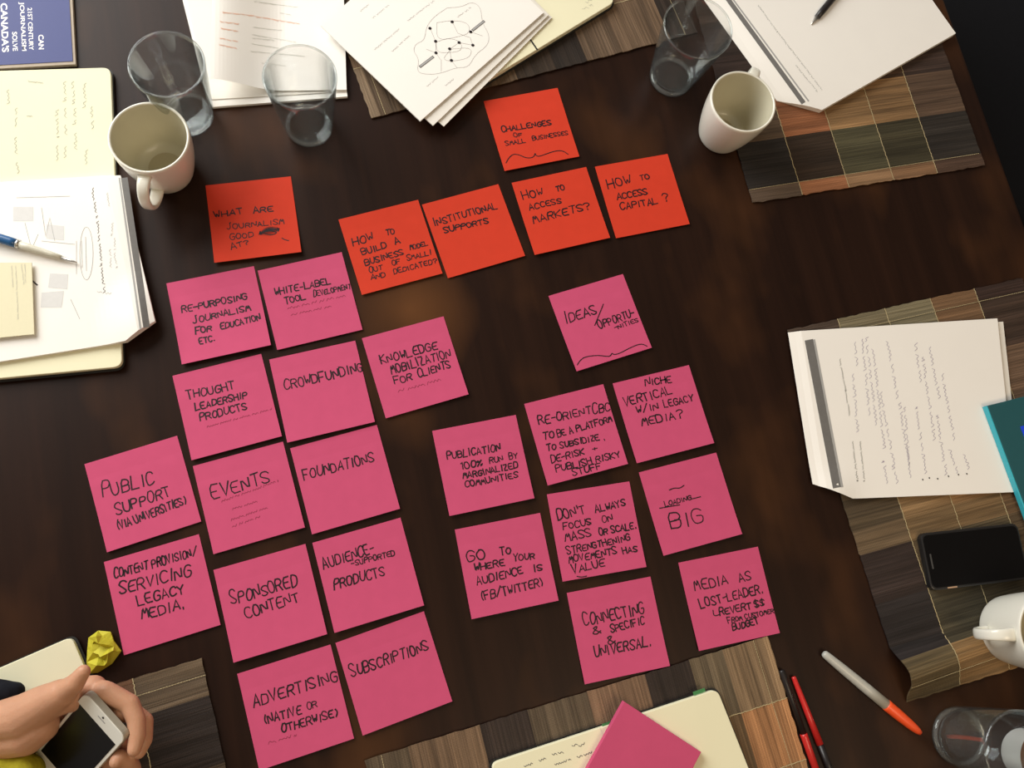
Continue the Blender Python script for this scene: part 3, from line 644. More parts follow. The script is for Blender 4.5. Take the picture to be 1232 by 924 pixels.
def strokes_px(name, lines, zf, width, m, parent, z0=.005, lift=.0002, dense=6):
    bm = bmesh.new()
    for pp in lines:
        q = [Vector(pp[0])]
        for a, b in zip(pp, pp[1:]):
            a, b = Vector(a), Vector(b); k = max(1, int((b - a).length / dense))
            q += [a.lerp(b, (i + 1) / k) for i in range(k)]
        pts = []
        for v in q:
            p = onf(v.x, v.y, zf, z0); pts.append(Vector((p.x, p.y, zf(p.x, p.y) + lift)))
        ribbon(bm, pts, width)
    return fin(name, bm, m, parent)
def words(lst, h, rnd, wd=True):
    out = []
    for x0, y0, x1, y1 in lst: out += squiggle(x0, y0, x1, y1, h, rnd, wd)
    return out
def discs(name, cs, zf, r, m, parent, z0=.005, lift=.0003):
    bm = bmesh.new()
    for x, y in cs:
        p = onf(x, y, zf, z0); z = zf(p.x, p.y) + lift
        bm.faces.new([bm.verts.new((p.x + r * math.cos(t * math.pi / 8), p.y + r * math.sin(t * math.pi / 8), z)) for t in range(16)])
    return fin(name, bm, m, parent)
def fill_px(bm, poly, zf, z0=.005, lift=.00015):
    P = []
    for x, y in poly:
        p = onf(x, y, zf, z0); P.append(bm.verts.new((p.x, p.y, zf(p.x, p.y) + lift)))
    bm.faces.new(P)
def band(name, ends, w0, w1, zf, m, parent, z0, lift=.00016, n=24):
    """printed bar whose long sides run along ends[0]->ends[1], widths in photo units"""
    bm = bmesh.new(); a, b = Vector(ends[0]), Vector(ends[1]); d = (b - a).normalized(); nn = Vector((-d.y, d.x)); L = []
    for i in range(n + 1):
        c = a.lerp(b, i / n); row = []
        for k in (w0, w1):
            q = c + nn * k; p = onf(q.x, q.y, zf, z0); row.append(bm.verts.new((p.x, p.y, zf(p.x, p.y) + lift)))
        L.append(row)
    for p, q in zip(L, L[1:]): bm.faces.new((p[0], p[1], q[1], q[0]))
    return fin(name, bm, m, parent)
rnd = random.Random(11)

def notebook(name, quad, z, label, gutter=None, radius=.008, only=None, th=.010, page='cream', zb=.003):
    """soft-cornered notebook lying open: black cover under a block of cream pages"""
    W = [on(px, py, z) for px, py in quad]; c = sum(W, Vector()) / 4
    t = tag(empty(name, (c.x, c.y, zb)), label, 'notebook')
    loc = [Vector((p.x - c.x, p.y - c.y, 0)) for p in W]
    big = [p * (1 + .0022 / max(.02, p.length) * 1.4) for p in loc]
    bm = bmesh.new(); prism(bm, round_poly(big, radius + .001, 6, only), 0, .0018); fin('cover', bm, M['black_cover'], t)
    bm = bmesh.new(); prism(bm, round_poly(loc, radius, 6, only), .0019, z - zb, .0008); o = fin('page_block', bm, M[page], t)
    return t, c

# ---- left edge: open notebook with a printed handout, a card and a blue pen on it
nbl, c0 = notebook('open_notebook', [(-70, 87), (133, 81), (147, 441), (-70, 462)], .0105, 'open cream notebook at the left edge under a printed handout and blue pen', only=(1, 2), radius=.010)
zc = lambda x, y: .0105
bm_lines = words([(80, 98, 80, 122), (90, 98, 91, 125), (104, 100, 104, 130), (71, 132, 71, 150), (80, 130, 80, 142), (92, 130, 92, 150), (112, 128, 114, 155), (71, 152, 72, 165), (80, 150, 82, 162), (93, 160, 93, 180), (70, 175, 72, 194), (80, 176, 80, 190), (106, 180, 106, 200), (22, 130, 21, 152), (21, 165, 22, 185), (22, 195, 25, 208), (12, 108, 13, 125)], 5, rnd) + words([(34, 97, 54, 99), (32, 139, 40, 138)], 2.5, rnd)
o = strokes_px('pencil_notes', bm_lines, zc, .0007, M['pencil'], nbl, .0105); o.location = -nbl.location

LA, LB = on(146, 205, .013), on(187, 388, .013)
def zL(x, y):
    d = -seg_dist((x, y), LA, LB); d = abs(d)
    e = .0152 - .0022 * (1 - sstep(d / .02))
    ca = on(187, 386, .013); r = math.hypot(x - ca.x, y - ca.y)
    return e + .009 * (1 - sstep(r / .07)) * sstep(d / .03 + .3)
hl = sheet('stapled_handout', [(-70, 223), (145, 211), (191, 405), (-70, 446)], zL, M['paper'], None, [((188, 385), (152, 409))], z0=.0152, block=.0106)
tag(hl, 'printed handout with dark header bands lying on the left open notebook', 'document', 'stapled handouts')
band('header_band', ((149, 214), (176, 394)), -4.5, 3.5, zL, M['grey'], hl, .0152)
band('header_rule', ((143.5, 214), (169, 396)), -1.3, 1.0, zL, M['lgrey'], hl, .0152)
strokes_px('heading_print', words([(113, 226, 118, 262), (119, 266, 124, 320), (124, 322, 128, 352)], 4.2, rnd), zL, .0007, M['grey'], hl, .0152)
strokes_px('handwriting', words([(131, 232, 133, 250), (137, 268, 136, 284), (139, 286, 140, 300), (134, 300, 135, 324), (139, 304, 142, 322), (117, 350, 134, 352)], 3.5, rnd), zL, .0004, M['lgrey'], hl, .0152)
for q in ([(16, 249), (40, 249), (40, 266), (16, 266)], [(56, 270), (77, 272), (77, 289), (56, 287)], [(60, 329), (82, 330), (81, 348), (58, 346)], [(50, 352), (77, 350), (74, 370), (49, 370)]):
    bm = bmesh.new(); fill_px(bm, q, zL, .0152); fin('grey_box', bm, M['vlgrey'], hl)
ov = [[(104 + 8 * math.cos(t / 20 * 6.2832), 305 + 32 * math.sin(t / 20 * 6.2832)) for t in range(21)], [(98, 290), (99, 322)], [(103, 285), (104, 326)]]
ov += [[(50, 250), (55, 285), (60, 262), (66, 290)], [(30, 268), (38, 300), (46, 282)], [(92, 290), (92, 330)], [(85, 360), (96, 384)], [(20, 238), (84, 236)], [(50, 290), (90, 294)]]
strokes_px('diagram_print', ov, zL, .0005, M['lgrey'], hl, .0152)
strokes_px('ink_mark', [[(39, 338), (45, 343)]], zL, .0016, M['ink'], hl, .0152)

zK = lambda x, y: .0200
cd = sheet('paper_card', [(-50, 316), (38, 316), (41, 402), (-50, 411)], zK, M['cream_d'], None, z0=.0200, block=.0185, n=6)
tag(cd, 'small cream printed card on the left handout below the blue pen', 'card')
strokes_px('card_print', words([(15, 320, 17, 345), (20, 320, 23, 384), (27, 318, 30, 342), (31, 318, 32, 340)], 2.4, rnd), zK, .0003, M['lgrey'], cd, .020)

def pen(name, p0, p1, parts, label, cat, group=None, seg=24):
    """a pen along p0->p1; parts = (part name, material, [(radius, distance from p0)...])"""
    mtx, ln = along(p0, p1); e = tag(empty(name, p0), label, cat, group)
    inv = Matrix.Translation(-Vector(p0))
    for nm, m, prof in parts:
        bm = bmesh.new(); lathe(bm, [(r, z) for r, z in prof], seg, inv @ mtx); fin(nm, bm, M[m], e, True)
    return e
p0 = on(93, 316, .0182); p1 = on(-60, 268, .0260); ln = (p1 - p0).length
pen('ballpoint_pen', p0, p1, [
    ('tip', 'metal', [(0, 0), (.0006, .0005), (.0012, .005), (.0024, .018), (0, .0181)]),
    ('grip', 'pen_clear', [(0, .0175), (.0026, .018), (.0034, .030), (.0042, .055), (.0044, .068), (0, .0681)]),
    ('barrel', 'pen_blue', [(0, .068), (.0050, .068), (.0053, .075), (.0053, ln - .004), (.004, ln), (0, ln)]),
    ('clip_ring', 'metal', [(0, .0655), (.0052, .0655), (.0052, .0685), (0, .0685)])], 'blue ballpoint pen lying across the printed handout at the left edge', 'pen')

# ---- blue booklet, top left
zB = .006
W = [on(*q, zB) for q in ((-70, -60), (84, -60), (91, 77), (-70, 86))]
b0 = tag(empty('blue_booklet', (W[2].x, W[2].y, 0)), 'blue booklet with white lettering in the top left corner', 'booklet')
loc = [p - Vector((W[2].x, W[2].y, 0)) for p in W]
bm = bmesh.new(); prism(bm, [(p.x, p.y) for p in loc], .0006, zB - .0006, .0004); fin('board', bm, M['board'], b0)
ins = []
for i, q in enumerate(((-70, -60), (80, -60), (87.5, 73.5), (-70, 82))):
    p = on(*q, zB); ins.append((p.x - W[2].x, p.y - W[2].y))
bm = bmesh.new(); prism(bm, ins, zB - .0006, zB + .0001); fin('cover', bm, M['blue'], b0)
def font_mesh(name, text, px0, px1, hpx, z, m, parent, off=.0):
    """printed capitals right-aligned to px1, reading from px0 to px1"""
    cu = bpy.data.curves.new(name, 'FONT'); cu.body = text; cu.size = 1; cu.offset = off
    to = bpy.data.objects.new('t', cu); COL.objects.link(to); dg = bpy.context.evaluated_depsgraph_get()
    me = bpy.data.meshes.new_from_object(to.evaluated_get(dg)); bpy.data.objects.remove(to)
    xs = [v.co.x for v in me.vertices]; ys = [v.co.y for v in me.vertices]
    a, b = on(*px0, z), on(*px1, z); d = (b - a); L = d.length; ux = d / L; uy = Vector((-ux.y, ux.x, 0))
    hh = (on(px0[0] + hpx, px0[1], z) - a).length
    for v in me.vertices:
        x = (v.co.x - min(xs)) / (max(xs) - min(xs)) * L; y = (v.co.y - min(ys)) / (max(ys) - min(ys)) * hh
        v.co = a + ux * x + uy * y - parent.location
        v.co.z = z + .0001 - parent.location.z
    return link(name, me, M[m], parent)
font_mesh('lettering', 'CAN', (46, 42), (46.5, 59.5), 6.5, zB + .0001, 'white_ink', b0, .03)
font_mesh('lettering', '21ST CENTURY', (33, 9.5), (35, 60.5), 5.5, zB + .0001, 'white_ink', b0, .02)
font_mesh('lettering', 'JOURNALISM', (22, 2.5), (25, 61.5), 7, zB + .0001, 'white_ink', b0, .02)
font_mesh('lettering', 'SOLVE', (14.5, 38.5), (15.5, 61.5), 6, zB + .0001, 'white_ink', b0, .02)
font_mesh('lettering', "CANADA'S", (.5, 4), (2.5, 63), 8.5, zB + .0001, 'white_ink', b0, .03)

# ---- pile A: loose white pages with a curled printed page on top
zA = lambda x, y: .0045
sa = sheet('paper_handout', [(207, -50), (398, -70), (418, 116), (252, 129)], zA, M['paper'], None, z0=.0045, block=.0005, n=12)
tag(sa, 'white paper pages lying beneath the curled printed page at the top left', 'paper')
zA1 = lambda x, y: .0056
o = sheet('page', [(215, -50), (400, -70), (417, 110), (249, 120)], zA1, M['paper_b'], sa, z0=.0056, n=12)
AL, AR = on(262, 0, .012), on(254, 96, .012)
def zA2(x, y):
    d = abs(seg_dist((x, y), AL, AR))
    return .0075 + .030 * (1 - sstep(d / .085)) ** 1.0
sb = sheet('printed_page', [(256, -45), (412, -60), (417, 108), (253, 94)], zA2, M['paper'], None, z0=.012)
tag(sb, 'curled printed page with orange headings behind the middle tumbler', 'paper')
strokes_px('orange_print', words([(268, 14, 306, 18), (308, 19, 362, 28), (265, 25, 287, 28), (266, 33, 286, 37), (265, 45, 286, 49), (264, 53, 285, 57)], 2.6, rnd), zA2, .0005, M['orange_ink'], sb, .012)
strokes_px('black_print', words([(306, 1, 358, 8), (305, 32, 340, 36), (304, 41, 356, 50), (304, 45, 330, 48), (303, 52, 335, 57), (302, 61, 366, 67), (315, 75, 345, 79), (337, 15, 350, 17)], 2.2, rnd), zA2, .0004, M['pencil'], sb, .012)

# ---- open notebook at the top, under pile B
nbt, c1 = notebook('open_notebook', [(452, -60), (636, -165), (740, 2), (556, 115)], .0125, 'open cream notebook at the top centre, mostly under the diagram handout', only=(2,), radius=.009, zb=.0037)
zc1 = lambda x, y: .0125
o = strokes_px('gutter', [[(646.5, 60), (634, 42), (600, -10)]], zc1, .0022, M['black_cover'], nbt, .0125); o.location = -nbt.location
o = strokes_px('pencil_notes', words([(700, 10, 712, 4), (704, 2, 716, -4)], 4, rnd), zc1, .0004, M['pencil'], nbt, .0125); o.location = -nbt.location

# ---- pile B: handout with a network diagram
hb = tag(empty('stapled_handout', (on(520, 40).x, on(520, 40).y, .0135)), 'white handout printed with a network diagram at the top centre', 'document', 'stapled handouts')
def under(o, t): o.parent = t; o.location = -t.location; return o
Z3, Z2, Z1 = (lambda x, y: .0148), (lambda x, y: .0172), (lambda x, y: .0200)
BR1 = on(505, 146, .02)
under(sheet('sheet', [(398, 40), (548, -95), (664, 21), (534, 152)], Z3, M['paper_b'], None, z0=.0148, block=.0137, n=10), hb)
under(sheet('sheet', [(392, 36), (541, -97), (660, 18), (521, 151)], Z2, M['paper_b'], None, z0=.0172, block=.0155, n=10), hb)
tp = under(sheet('top_sheet', [(386, 31), (535, -100), (654, 15), (505.5, 145.6)], Z1, M['paper'], None, z0=.02, block=.0180, n=14), hb)
z3 = lambda pts: [(420 + x / 4.738, y / 4.738) for x, y in pts]
def loopc(pts): return [tuple(v) for v in chaikin(z3(pts) + [z3(pts)[0]], 2)]
blob = [(560, 45), (640, 40), (700, 10), (750, 40), (758, 130), (800, 200), (790, 260), (720, 310), (680, 385), (610, 385), (520, 420), (440, 425), (385, 410), (400, 340), (365, 290), (380, 250), (430, 230), (440, 150), (490, 90)]
dg = [loopc(blob), loopc([(500, 130), (590, 115), (680, 130), (690, 190), (600, 215), (500, 230)]), loopc([(495, 240), (570, 215), (640, 240), (640, 290), (575, 300), (500, 300)]), loopc([(580, 280), (700, 270), (690, 330), (590, 350), (530, 340)])]
dg += [z3(p) for p in ([(588, 125), (620, 190), (690, 215), (705, 258)], [(462, 162), (493, 236), (495, 302), (520, 340)], [(627, 243), (573, 280), (583, 345), (615, 387)], [(693, 182), (760, 205)], [(495, 302), (440, 280)], [(627, 243), (705, 258)], [(525, 340), (525, 410)])]
strokes_px('diagram_lines', dg, Z1, .0004, M['lgrey'], tp, .02)
discs('diagram_nodes', z3([(587, 125), (461, 162), (493, 236), (495, 302), (573, 279), (627, 243), (705, 258), (583, 345), (693, 182)]), Z1, .0021, M['ink'], tp, .02)
strokes_px('diagram_labels', [z3([(405, 380), (478, 325)]), z3([(705, 172), (768, 122)])], Z1, .0036, M['grey'], tp, .02, lift=.0002)
strokes_px('diagram_label_fill', [z3([(407, 378), (476, 327)]), z3([(707, 170), (766, 124)])], Z1, .0021, M['lgrey'], tp, .02, lift=.0004)
strokes_px('printed_text', words([tuple(z3([a])[0] + z3([b])[0]) for a, b in (((140, 280), (290, 155)), ((330, 115), (480, 0)), ((240, 290), (340, 200)), ((615, 95), (690, 38)), ((440, 490), (510, 430)), ((545, 485), (595, 445)), ((60, 60), (110, 20)), ((130, 100), (230, 20)))], 2.6, rnd), Z1, .0004, M['lgrey'], tp, .02)

# ---- document C, top right, with black pen
CA, CB = on(880, 45, .008), on(935, 121, .008)
def zC(x, y):
    d = abs(seg_dist((x, y), CA, CB)); ca = on(970, 128, .008); r = math.hypot(x - ca.x, y - ca.y)
    return .0040 + .0070 * sstep(d / .035)
hc = sheet('stapled_handout', [(846, -2), (1042, -112), (1150, 40), (957, 152)], zC, M['paper'], None, [((934, 121), (990, 132.5))], z0=.009, block=.0032)
tag(hc, 'thick stapled handout at the top right with a black pen on it', 'document', 'stapled handouts')
band('header_band', ((868, -12), (967, 124)), -2.6, 3.0, zC, M['grey'], hc, .009)
band('header_rule', ((873.5, -12), (973, 122)), -.9, .9, zC, M['lgrey'], hc, .009)
strokes_px('heading_print', words([(913, 6, 936, 38), (937, 39, 990, 108)], 2.3, rnd) + words([(958, 78, 984, 110)], 2, rnd), zC, .0005, M['lgrey'], hc, .009)
p0 = on(976, 29.5, .0118); p1 = on(1062, -75, .0165); ln = (p1 - p0).length
pen('ballpoint_pen', p0, p1, [
    ('tip', 'metal', [(0, 0), (.0007, .0005), (.0014, .004), (.0034, .015), (0, .0151)]),
    ('barrel', 'pen_dark', [(0, .0148), (.0040, .015), (.0047, .03), (.0047, ln), (0, ln)])], 'black pen with a silver tip on the top right handout', 'pen')

# ---- document D, right, with violet handwriting, and the teal book on it
DA, DB = on(948, 400, .005), on(979, 582, .005)
def zD(x, y):
    d = abs(seg_dist((x, y), DA, DB)); ca = on(1003, 592, .006); r = math.hypot(x - ca.x, y - ca.y)
    return .0045 + .0035 * sstep(d / .018) + .004 * math.exp(-(r / .025) ** 2)
hd = tag(empty('stapled_handout', (on(1085, 490).x, on(1085, 490).y, .003)), 'handout covered in violet handwriting on the right placemat', 'document', 'stapled handouts')
zD2 = lambda x, y: .0048
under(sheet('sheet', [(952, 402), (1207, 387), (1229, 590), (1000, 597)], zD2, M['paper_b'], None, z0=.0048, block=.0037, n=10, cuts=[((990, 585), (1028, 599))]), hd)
td = under(sheet('top_sheet', [(948, 400), (1200, 383), (1222, 592), (981, 602)], zD, M['paper'], None, [((977, 582), (1029, 601))], z0=.007), hd)
band('header_band', ((972, 409), (1006, 587)), -6, 4, zD, M['grey'], td, .008)
band('header_rule', ((979, 408.5), (1013, 586)), -1.6, 1.2, zD, M['lgrey'], td, .008)
strokes_px('heading_print', words([(1027, 531, 1033, 579), (1036, 531, 1041, 579), (1021, 500, 1016, 470), (1016, 470, 1009, 432)], 3.0, rnd), zD, .0005, M['grey'], td, .008)
VL = [(1026, 412, 1030, 440), (1035, 408, 1044, 500), (1040, 406, 1052, 512), (1048, 420, 1062, 540), (1056, 470, 1074, 560), (1024, 450, 1030, 520), (1065, 408, 1078, 480), (1080, 485, 1094, 575), (1099, 413, 1106, 460), (1108, 430, 1122, 530), (1116, 418, 1128, 480), (1131, 450, 1146, 530), (1086, 490, 1092, 560), (1100, 490, 1112, 570), (1125, 500, 1136, 572), (1140, 540, 1150, 570), (1157, 545, 1164, 565), (1060, 555, 1066, 582), (1072, 560, 1078, 582)]
VL = [(c, d, a, b) for a, b, c, d in VL]
strokes_px('handwriting', words(VL, 5.0, rnd), zD, .00045, M['violet_ink'], td, .008)
discs('bullets', [(1110, 577), (1118, 575), (1128, 576), (1141, 573), (1153, 571), (1163, 570)], zD, .0010, M['ink'], td, .008)

zT = .0165
tl = on(1188, 488, zT); dl = (on(1237, 620, zT) - tl).normalized(); dr = (on(1232, 477, zT) - tl).normalized()
tb = tag(empty('teal_book', (tl.x, tl.y, .0086)), 'teal hardback book at the right edge on the handwritten handout', 'book')
def bk(bm, a0, a1, b0, b1, z0, z1, bev=.0006):
    pts = [dr * a + dl * b for a, b in ((a0, b0), (a1, b0), (a1, b1), (a0, b1))]; prism(bm, [(p.x, p.y) for p in pts], z0, z1, bev)
h_ = zT - .0086
bm = bmesh.new(); bk(bm, .0005, .150, .0, .215, h_ - .0012, h_); fin('cover', bm, M['teal'], tb)
bm = bmesh.new(); bk(bm, .0005, .150, .0, .215, 0, .0012); fin('back_cover', bm, M['teal'], tb)
bm = bmesh.new(); bk(bm, -.0016, .0005, .0, .215, 0, h_, .0008); fin('spine', bm, M['teal_edge'], tb)
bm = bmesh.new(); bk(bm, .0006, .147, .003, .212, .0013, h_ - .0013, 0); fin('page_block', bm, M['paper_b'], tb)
bm = bmesh.new(); q = on(1227, 513, zT) - Vector((tl.x, tl.y, zT)); a_, b_ = q.dot(dr), q.dot(dl)
bk(bm, a_, a_ + .03, b_, b_ + .014, h_, h_ + .0004, 0); fin('sticker', bm, M['cobalt'], tb)

# ---- bottom centre notebook, flags and pad
nbb, c2 = notebook('open_notebook', [(590, 919), (863, 829), (935, 1010), (650, 1110)], .0125, 'open cream notebook at the bottom centre under the pink note pad', only=(0, 1), radius=.009, zb=.0040)
zc2 = lambda x, y: .0125
o = strokes_px('gutter', [[(722, 876), (800, 1060)]], zc2, .0012, M['tan'], nbb, .0125); o.location = -nbb.location
o = strokes_px('handwriting', words([(630, 921, 640, 917), (648, 914, 656, 911), (664, 907, 678, 903), (688, 897, 694, 894), (667, 919, 686, 912), (694, 910, 712, 904), (696, 897, 703, 893)], 3.2, rnd), zc2, .0007, M['grey'], nbb, .0125); o.location = -nbb.location
for k, (a, b, lab) in enumerate((((833, 836), (847, 831), 'green page flag at the right end of the bottom notebook\'s top edge'), ((724, 874.5), (734, 871), 'green page flag beside the corner of the pink note pad'))):
    pa, pb = on(*a, .006), on(*b, .006); d = (pb - pa).normalized(); n_ = Vector((-d.y, d.x, 0))
    bm = bmesh.new(); P = [pa - n_ * .0005, pb - n_ * .0005, pb + n_ * .0038, pa + n_ * .0038]
    c = (pa + pb) / 2
    P = [(p.x - c.x, p.y - c.y) for p in P]; prism(bm, P, 0, .0005)
    for v in bm.verts:
        if (Vector((v.co.x, v.co.y, 0))).dot(n_) > .001: v.co.z += .001
    o = fin('flag', bm, M['green'], nbb); o.location = Vector((c.x, c.y, .0100)) - nbb.location
    o['label'] = 'green page flag'

zP = .0215
pt = on(751, 844, zP); dA = (on(845.5, 906, zP) - pt).normalized(); dB = Vector((dA.y, -dA.x, 0)); dB = dB if dB.dot(on(705, 924, zP) - pt) > 0 else -dB
bm = bmesh.new(); pts = [dA * a + dB * b for a, b in ((0, 0), (.1016, 0), (.1016, .1016), (0, .1016))]
prism(bm, [(p.x, p.y) for p in pts], 0, zP - .0127, .0004)
pd = fin('sticky_note_pad', bm, M['pink']); pd.location = (pt.x, pt.y, .0127)
tag(pd, 'thick blank pink sticky note pad on the bottom notebook', 'note pad')

# ---- notebook and crumpled yellow paper by the hand
nbh, c3 = notebook('closed_notebook', [(-80, 838), (86, 766), (122, 850), (-50, 930)], .0105, 'cream notebook under the hand at the bottom left', only=(1,), radius=.008, page='cream')
cy = on(125, 787, .012); rn = random.Random(5)
bm = bmesh.new(); out = [(468, 120), (520, 82), (585, 88), (600, 135), (642, 190), (590, 260), (520, 305), (470, 312), (458, 250), (462, 180)]
ring = []
for x, y in out:
    p = on(x / 4.4, 740 + y / 4.4, rn.uniform(.003, .007)); ring.append(Vector((p.x - cy.x, p.y - cy.y, p.z)))
inn = [(490, 140, .016), (535, 110, .013), (580, 120, .017), (590, 190, .020), (615, 195, .012), (560, 205, .027), (520, 225, .021), (560, 250, .017), (500, 270, .022), (545, 270, .014), (485, 200, .013), (530, 165, .012), (565, 160, .019)]
iv = []
for k in range(16): inn.append((rn.uniform(480, 610), rn.uniform(115, 290), rn.uniform(.008, .026)))
for x, y, z in inn:
    p = on(x / 4.4, 740 + y / 4.4, z); iv.append(Vector((p.x - cy.x, p.y - cy.y, z * .72)))
allv = [bm.verts.new(p) for p in ring + iv]
from mathutils.geometry import delaunay_2d_cdt
r = delaunay_2d_cdt([Vector((v.co.x, v.co.y)) for v in allv], [], [tuple(range(len(ring)))], 1, 1e-6)
bm.free(); bm = bmesh.new(); src = ring + iv
vv = [bm.verts.new((p.x, p.y, src[r[3][i][0]].z if r[3][i] else .01)) for i, p in enumerate(r[0])]
for f in r[2]:
    try: bm.faces.new([vv[i] for i in f])
    except ValueError: pass
ed = [e for e in bm.edges if e.is_boundary]
ex = bmesh.ops.extrude_edge_only(bm, edges=ed)
lo = [g for g in ex['geom'] if isinstance(g, bmesh.types.BMVert)]
for v in lo: v.co.x *= .93; v.co.y *= .93; v.co.z = .0008
bmesh.ops.contextual_create(bm, geom=lo)
bmesh.ops.triangulate(bm, faces=bm.faces)
yc = fin('crumpled_paper', bm, M['yellow']); yc.location = (cy.x, cy.y, 0)
tag(yc, 'crumpled yellow sticky note at the tip of the thumb', 'crumpled paper')

# ---------------------------------------------------------------- phones
pz = .012
tl = on(1107, 642, pz); bl = on(1121, 711, pz); vy = (tl - bl).normalized(); vx = Vector((vy.y, -vy.x, 0)); wd = (tl - bl).length
ph = tag(empty('smartphone', (bl.x, bl.y, .0036), math.atan2(vx.y, vx.x)), 'black smartphone face up on the right placemat', 'phone')
L_ = wd * 1.93
def rrect(x0, y0, x1, y1, r, n=6): return [(p.x, p.y) for p in round_poly([Vector((x0, y0, 0)), Vector((x1, y0, 0)), Vector((x1, y1, 0)), Vector((x0, y1, 0))], r, n)]
bm = bmesh.new(); prism(bm, rrect(0, 0, L_, wd, .009), 0, .0082, .0012); fin('body', bm, M['phone_black'], ph)
bm = bmesh.new(); prism(bm, rrect(.0025, .003, L_ - .0025, wd - .003, .007), .0082, .0086); fin('screen', bm, M['screen_lit'], ph)
bm = bmesh.new(); prism(bm, rrect(.0065, wd * .5 - .009, .0085, wd * .5 + .009, .0008, 3), .0086, .0088); fin('earpiece', bm, M['dark_metal'], ph)['label'] = 'dark earpiece slot'
bm = bmesh.new(); prism(bm, rrect(.021, .0006, .034, .0022, .0007, 3), .0086, .0092); fin('button_glint', bm, M['glint'], ph)['label'] = 'warm glint painted on a button'

PR = Matrix(((0.703, 0.552, -0.449), (-0.711, 0.555, -0.432), (0.011, 0.623, 0.782))); PC = Vector((-.2998, -.1555, .0619))
PM = Matrix.Translation(PC) @ PR.to_4x4()
wph = tag(empty('smartphone', PC), 'white smartphone held in the hand at the bottom left', 'phone'); wph.matrix_world = PM
bm = bmesh.new(); prism(bm, rrect(-.0293, -.0619, .0293, .0619, .0088), -.0076, -.0009, .0003); fin('body', bm, M['phone_side'], wph)
bm = bmesh.new(); prism(bm, rrect(-.0289, -.0615, .0289, .0615, .0086), -.0009, .0, .0004); fin('front_glass', bm, M['phone_white'], wph)
bm = bmesh.new(); prism(bm, rrect(-.0258, -.045, .0258, .045, .0003, 1), .0, .0003); fin('screen', bm, M['screen'], wph)
bm = bmesh.new(); prism(bm, rrect(-.005, .0532, .005, .0544, .0005, 3), .0, .0003); fin('earpiece', bm, M['lgrey'], wph)['label'] = 'grey earpiece slot'
bm = bmesh.new(); prism(bm, [(.0012 * math.cos(t * .5236), .0572 + .0012 * math.sin(t * .5236)) for t in range(12)], .0, .0003); fin('front_camera', bm, M['dark_metal'], wph)['label'] = 'dark front camera dot'
bm = bmesh.new(); prism(bm, [(.0055 * math.cos(t * .2618), -.0535 + .0055 * math.sin(t * .2618)) for t in range(24)], .0, .0002); fin('home_button', bm, M['phone_side'], wph)

# ---------------------------------------------------------------- pens on the right of the table
p0 = on(990.5, 785.5, .0065); p1 = on(1107.5, 882, .0065); ln = (p1 - p0).length; jc = ln * .655
pen('marker_pen', p0, p1, [
    ('barrel', 'marker_grey', [(0, 0), (.003, .0004), (.0042, .002), (.0048, .008), (.0056, .03), (.0062, .065), (.0062, jc), (0, jc)]),
    ('cap', 'marker_orange', [(0, jc - .001), (.0066, jc - .001), (.0067, jc + .002), (.0064, jc + .018), (.0052, ln - .012), (.0040, ln - .004), (.0026, ln), (0, ln)])], 'pale grey marker pen with an orange cap', 'marker')
p0 = on(954.5, 814, .0040); p1 = on(1008, 950, .0040); ln = (p1 - p0).length; c1_ = (on(988, 895, .004) - p0).length
pen('felt_pen', p0, p1, [
    ('cap', 'pen_red', [(0, 0), (.0024, .0003), (.0028, .002), (.0036, .04), (.0040, c1_), (0, c1_)]),
    ('barrel', 'pen_dark', [(0, c1_), (.0037, c1_), (.0037, ln), (0, ln)])], 'red capped pen, its whole red cap showing, right of its twin', 'pen', 'red and black pens')
p0 = on(940, 806, .0040); p1 = on(990, 950, .0040); ln = (p1 - p0).length; c1_ = (on(966.5, 884, .004) - p0).length
pen('felt_pen', p0, p1, [
    ('barrel', 'pen_dark', [(0, 0), (.003, .0003), (.0036, .002), (.0036, c1_), (0, c1_)]),
    ('cap', 'pen_red', [(0, c1_ - .001), (.0042, c1_ - .001), (.0043, c1_ + .002), (.0040, ln), (0, ln)])], 'black pen with red cap at the bottom, left of its twin beside the placemat', 'pen', 'red and black pens')

# ---------------------------------------------------------------- tumblers and mugs
def tumbler(cx, cy, label, R0=.0300, R1=.0425, H=.112):
    t = tag(empty('glass_tumbler', (cx, cy, .0003)), label, 'drinking glass', 'clear glass tumblers')
    tw = .0016
    out = [(0, 0), (R0 - .004, 0), (R0 - .001, .0012), (R0, .005)] + [(R0 + (R1 - R0) * (k / 14) ** .92, .005 + (H - .005) * k / 14) for k in range(1, 14)]
    inn = [(R0 + (R1 - R0) * (k / 14) ** .92 - tw - (.0012 if k < 2 else 0), .005 + (H - .005) * k / 14) for k in range(13, 1, -1)]
    prof = out + [(R1, H - .0012), (R1 - .0004, H - .0003), (R1 - .0009, H), (R1 - tw + .0001, H - .0008)] + inn + [(R0 - .0022, .0135), (R0 - .006, .0112), (R0 - .012, .0105), (0, .0105)]
    bm = bmesh.new(); lathe(bm, prof, 72); fin('body', bm, M['glass'], t, True)
    bm = bmesh.new(); pr = [(R1 - .0014 + .0011 * math.cos(a * math.pi / 5), H - .0010 + .0011 * math.sin(a * math.pi / 5)) for a in range(10)]
    lathe(bm, pr, 72, None, True); fin('rim', bm, M['glass'], t, True)
    bm = bmesh.new(); pr = [(R0 - .0035 + .0026 * math.cos(a * math.pi / 5), .0042 + .0030 * math.sin(a * math.pi / 5)) for a in range(10)]
    lathe(bm, pr, 72, None, True); fin('foot_ring', bm, M['glass_foot'], t, True)
    return t
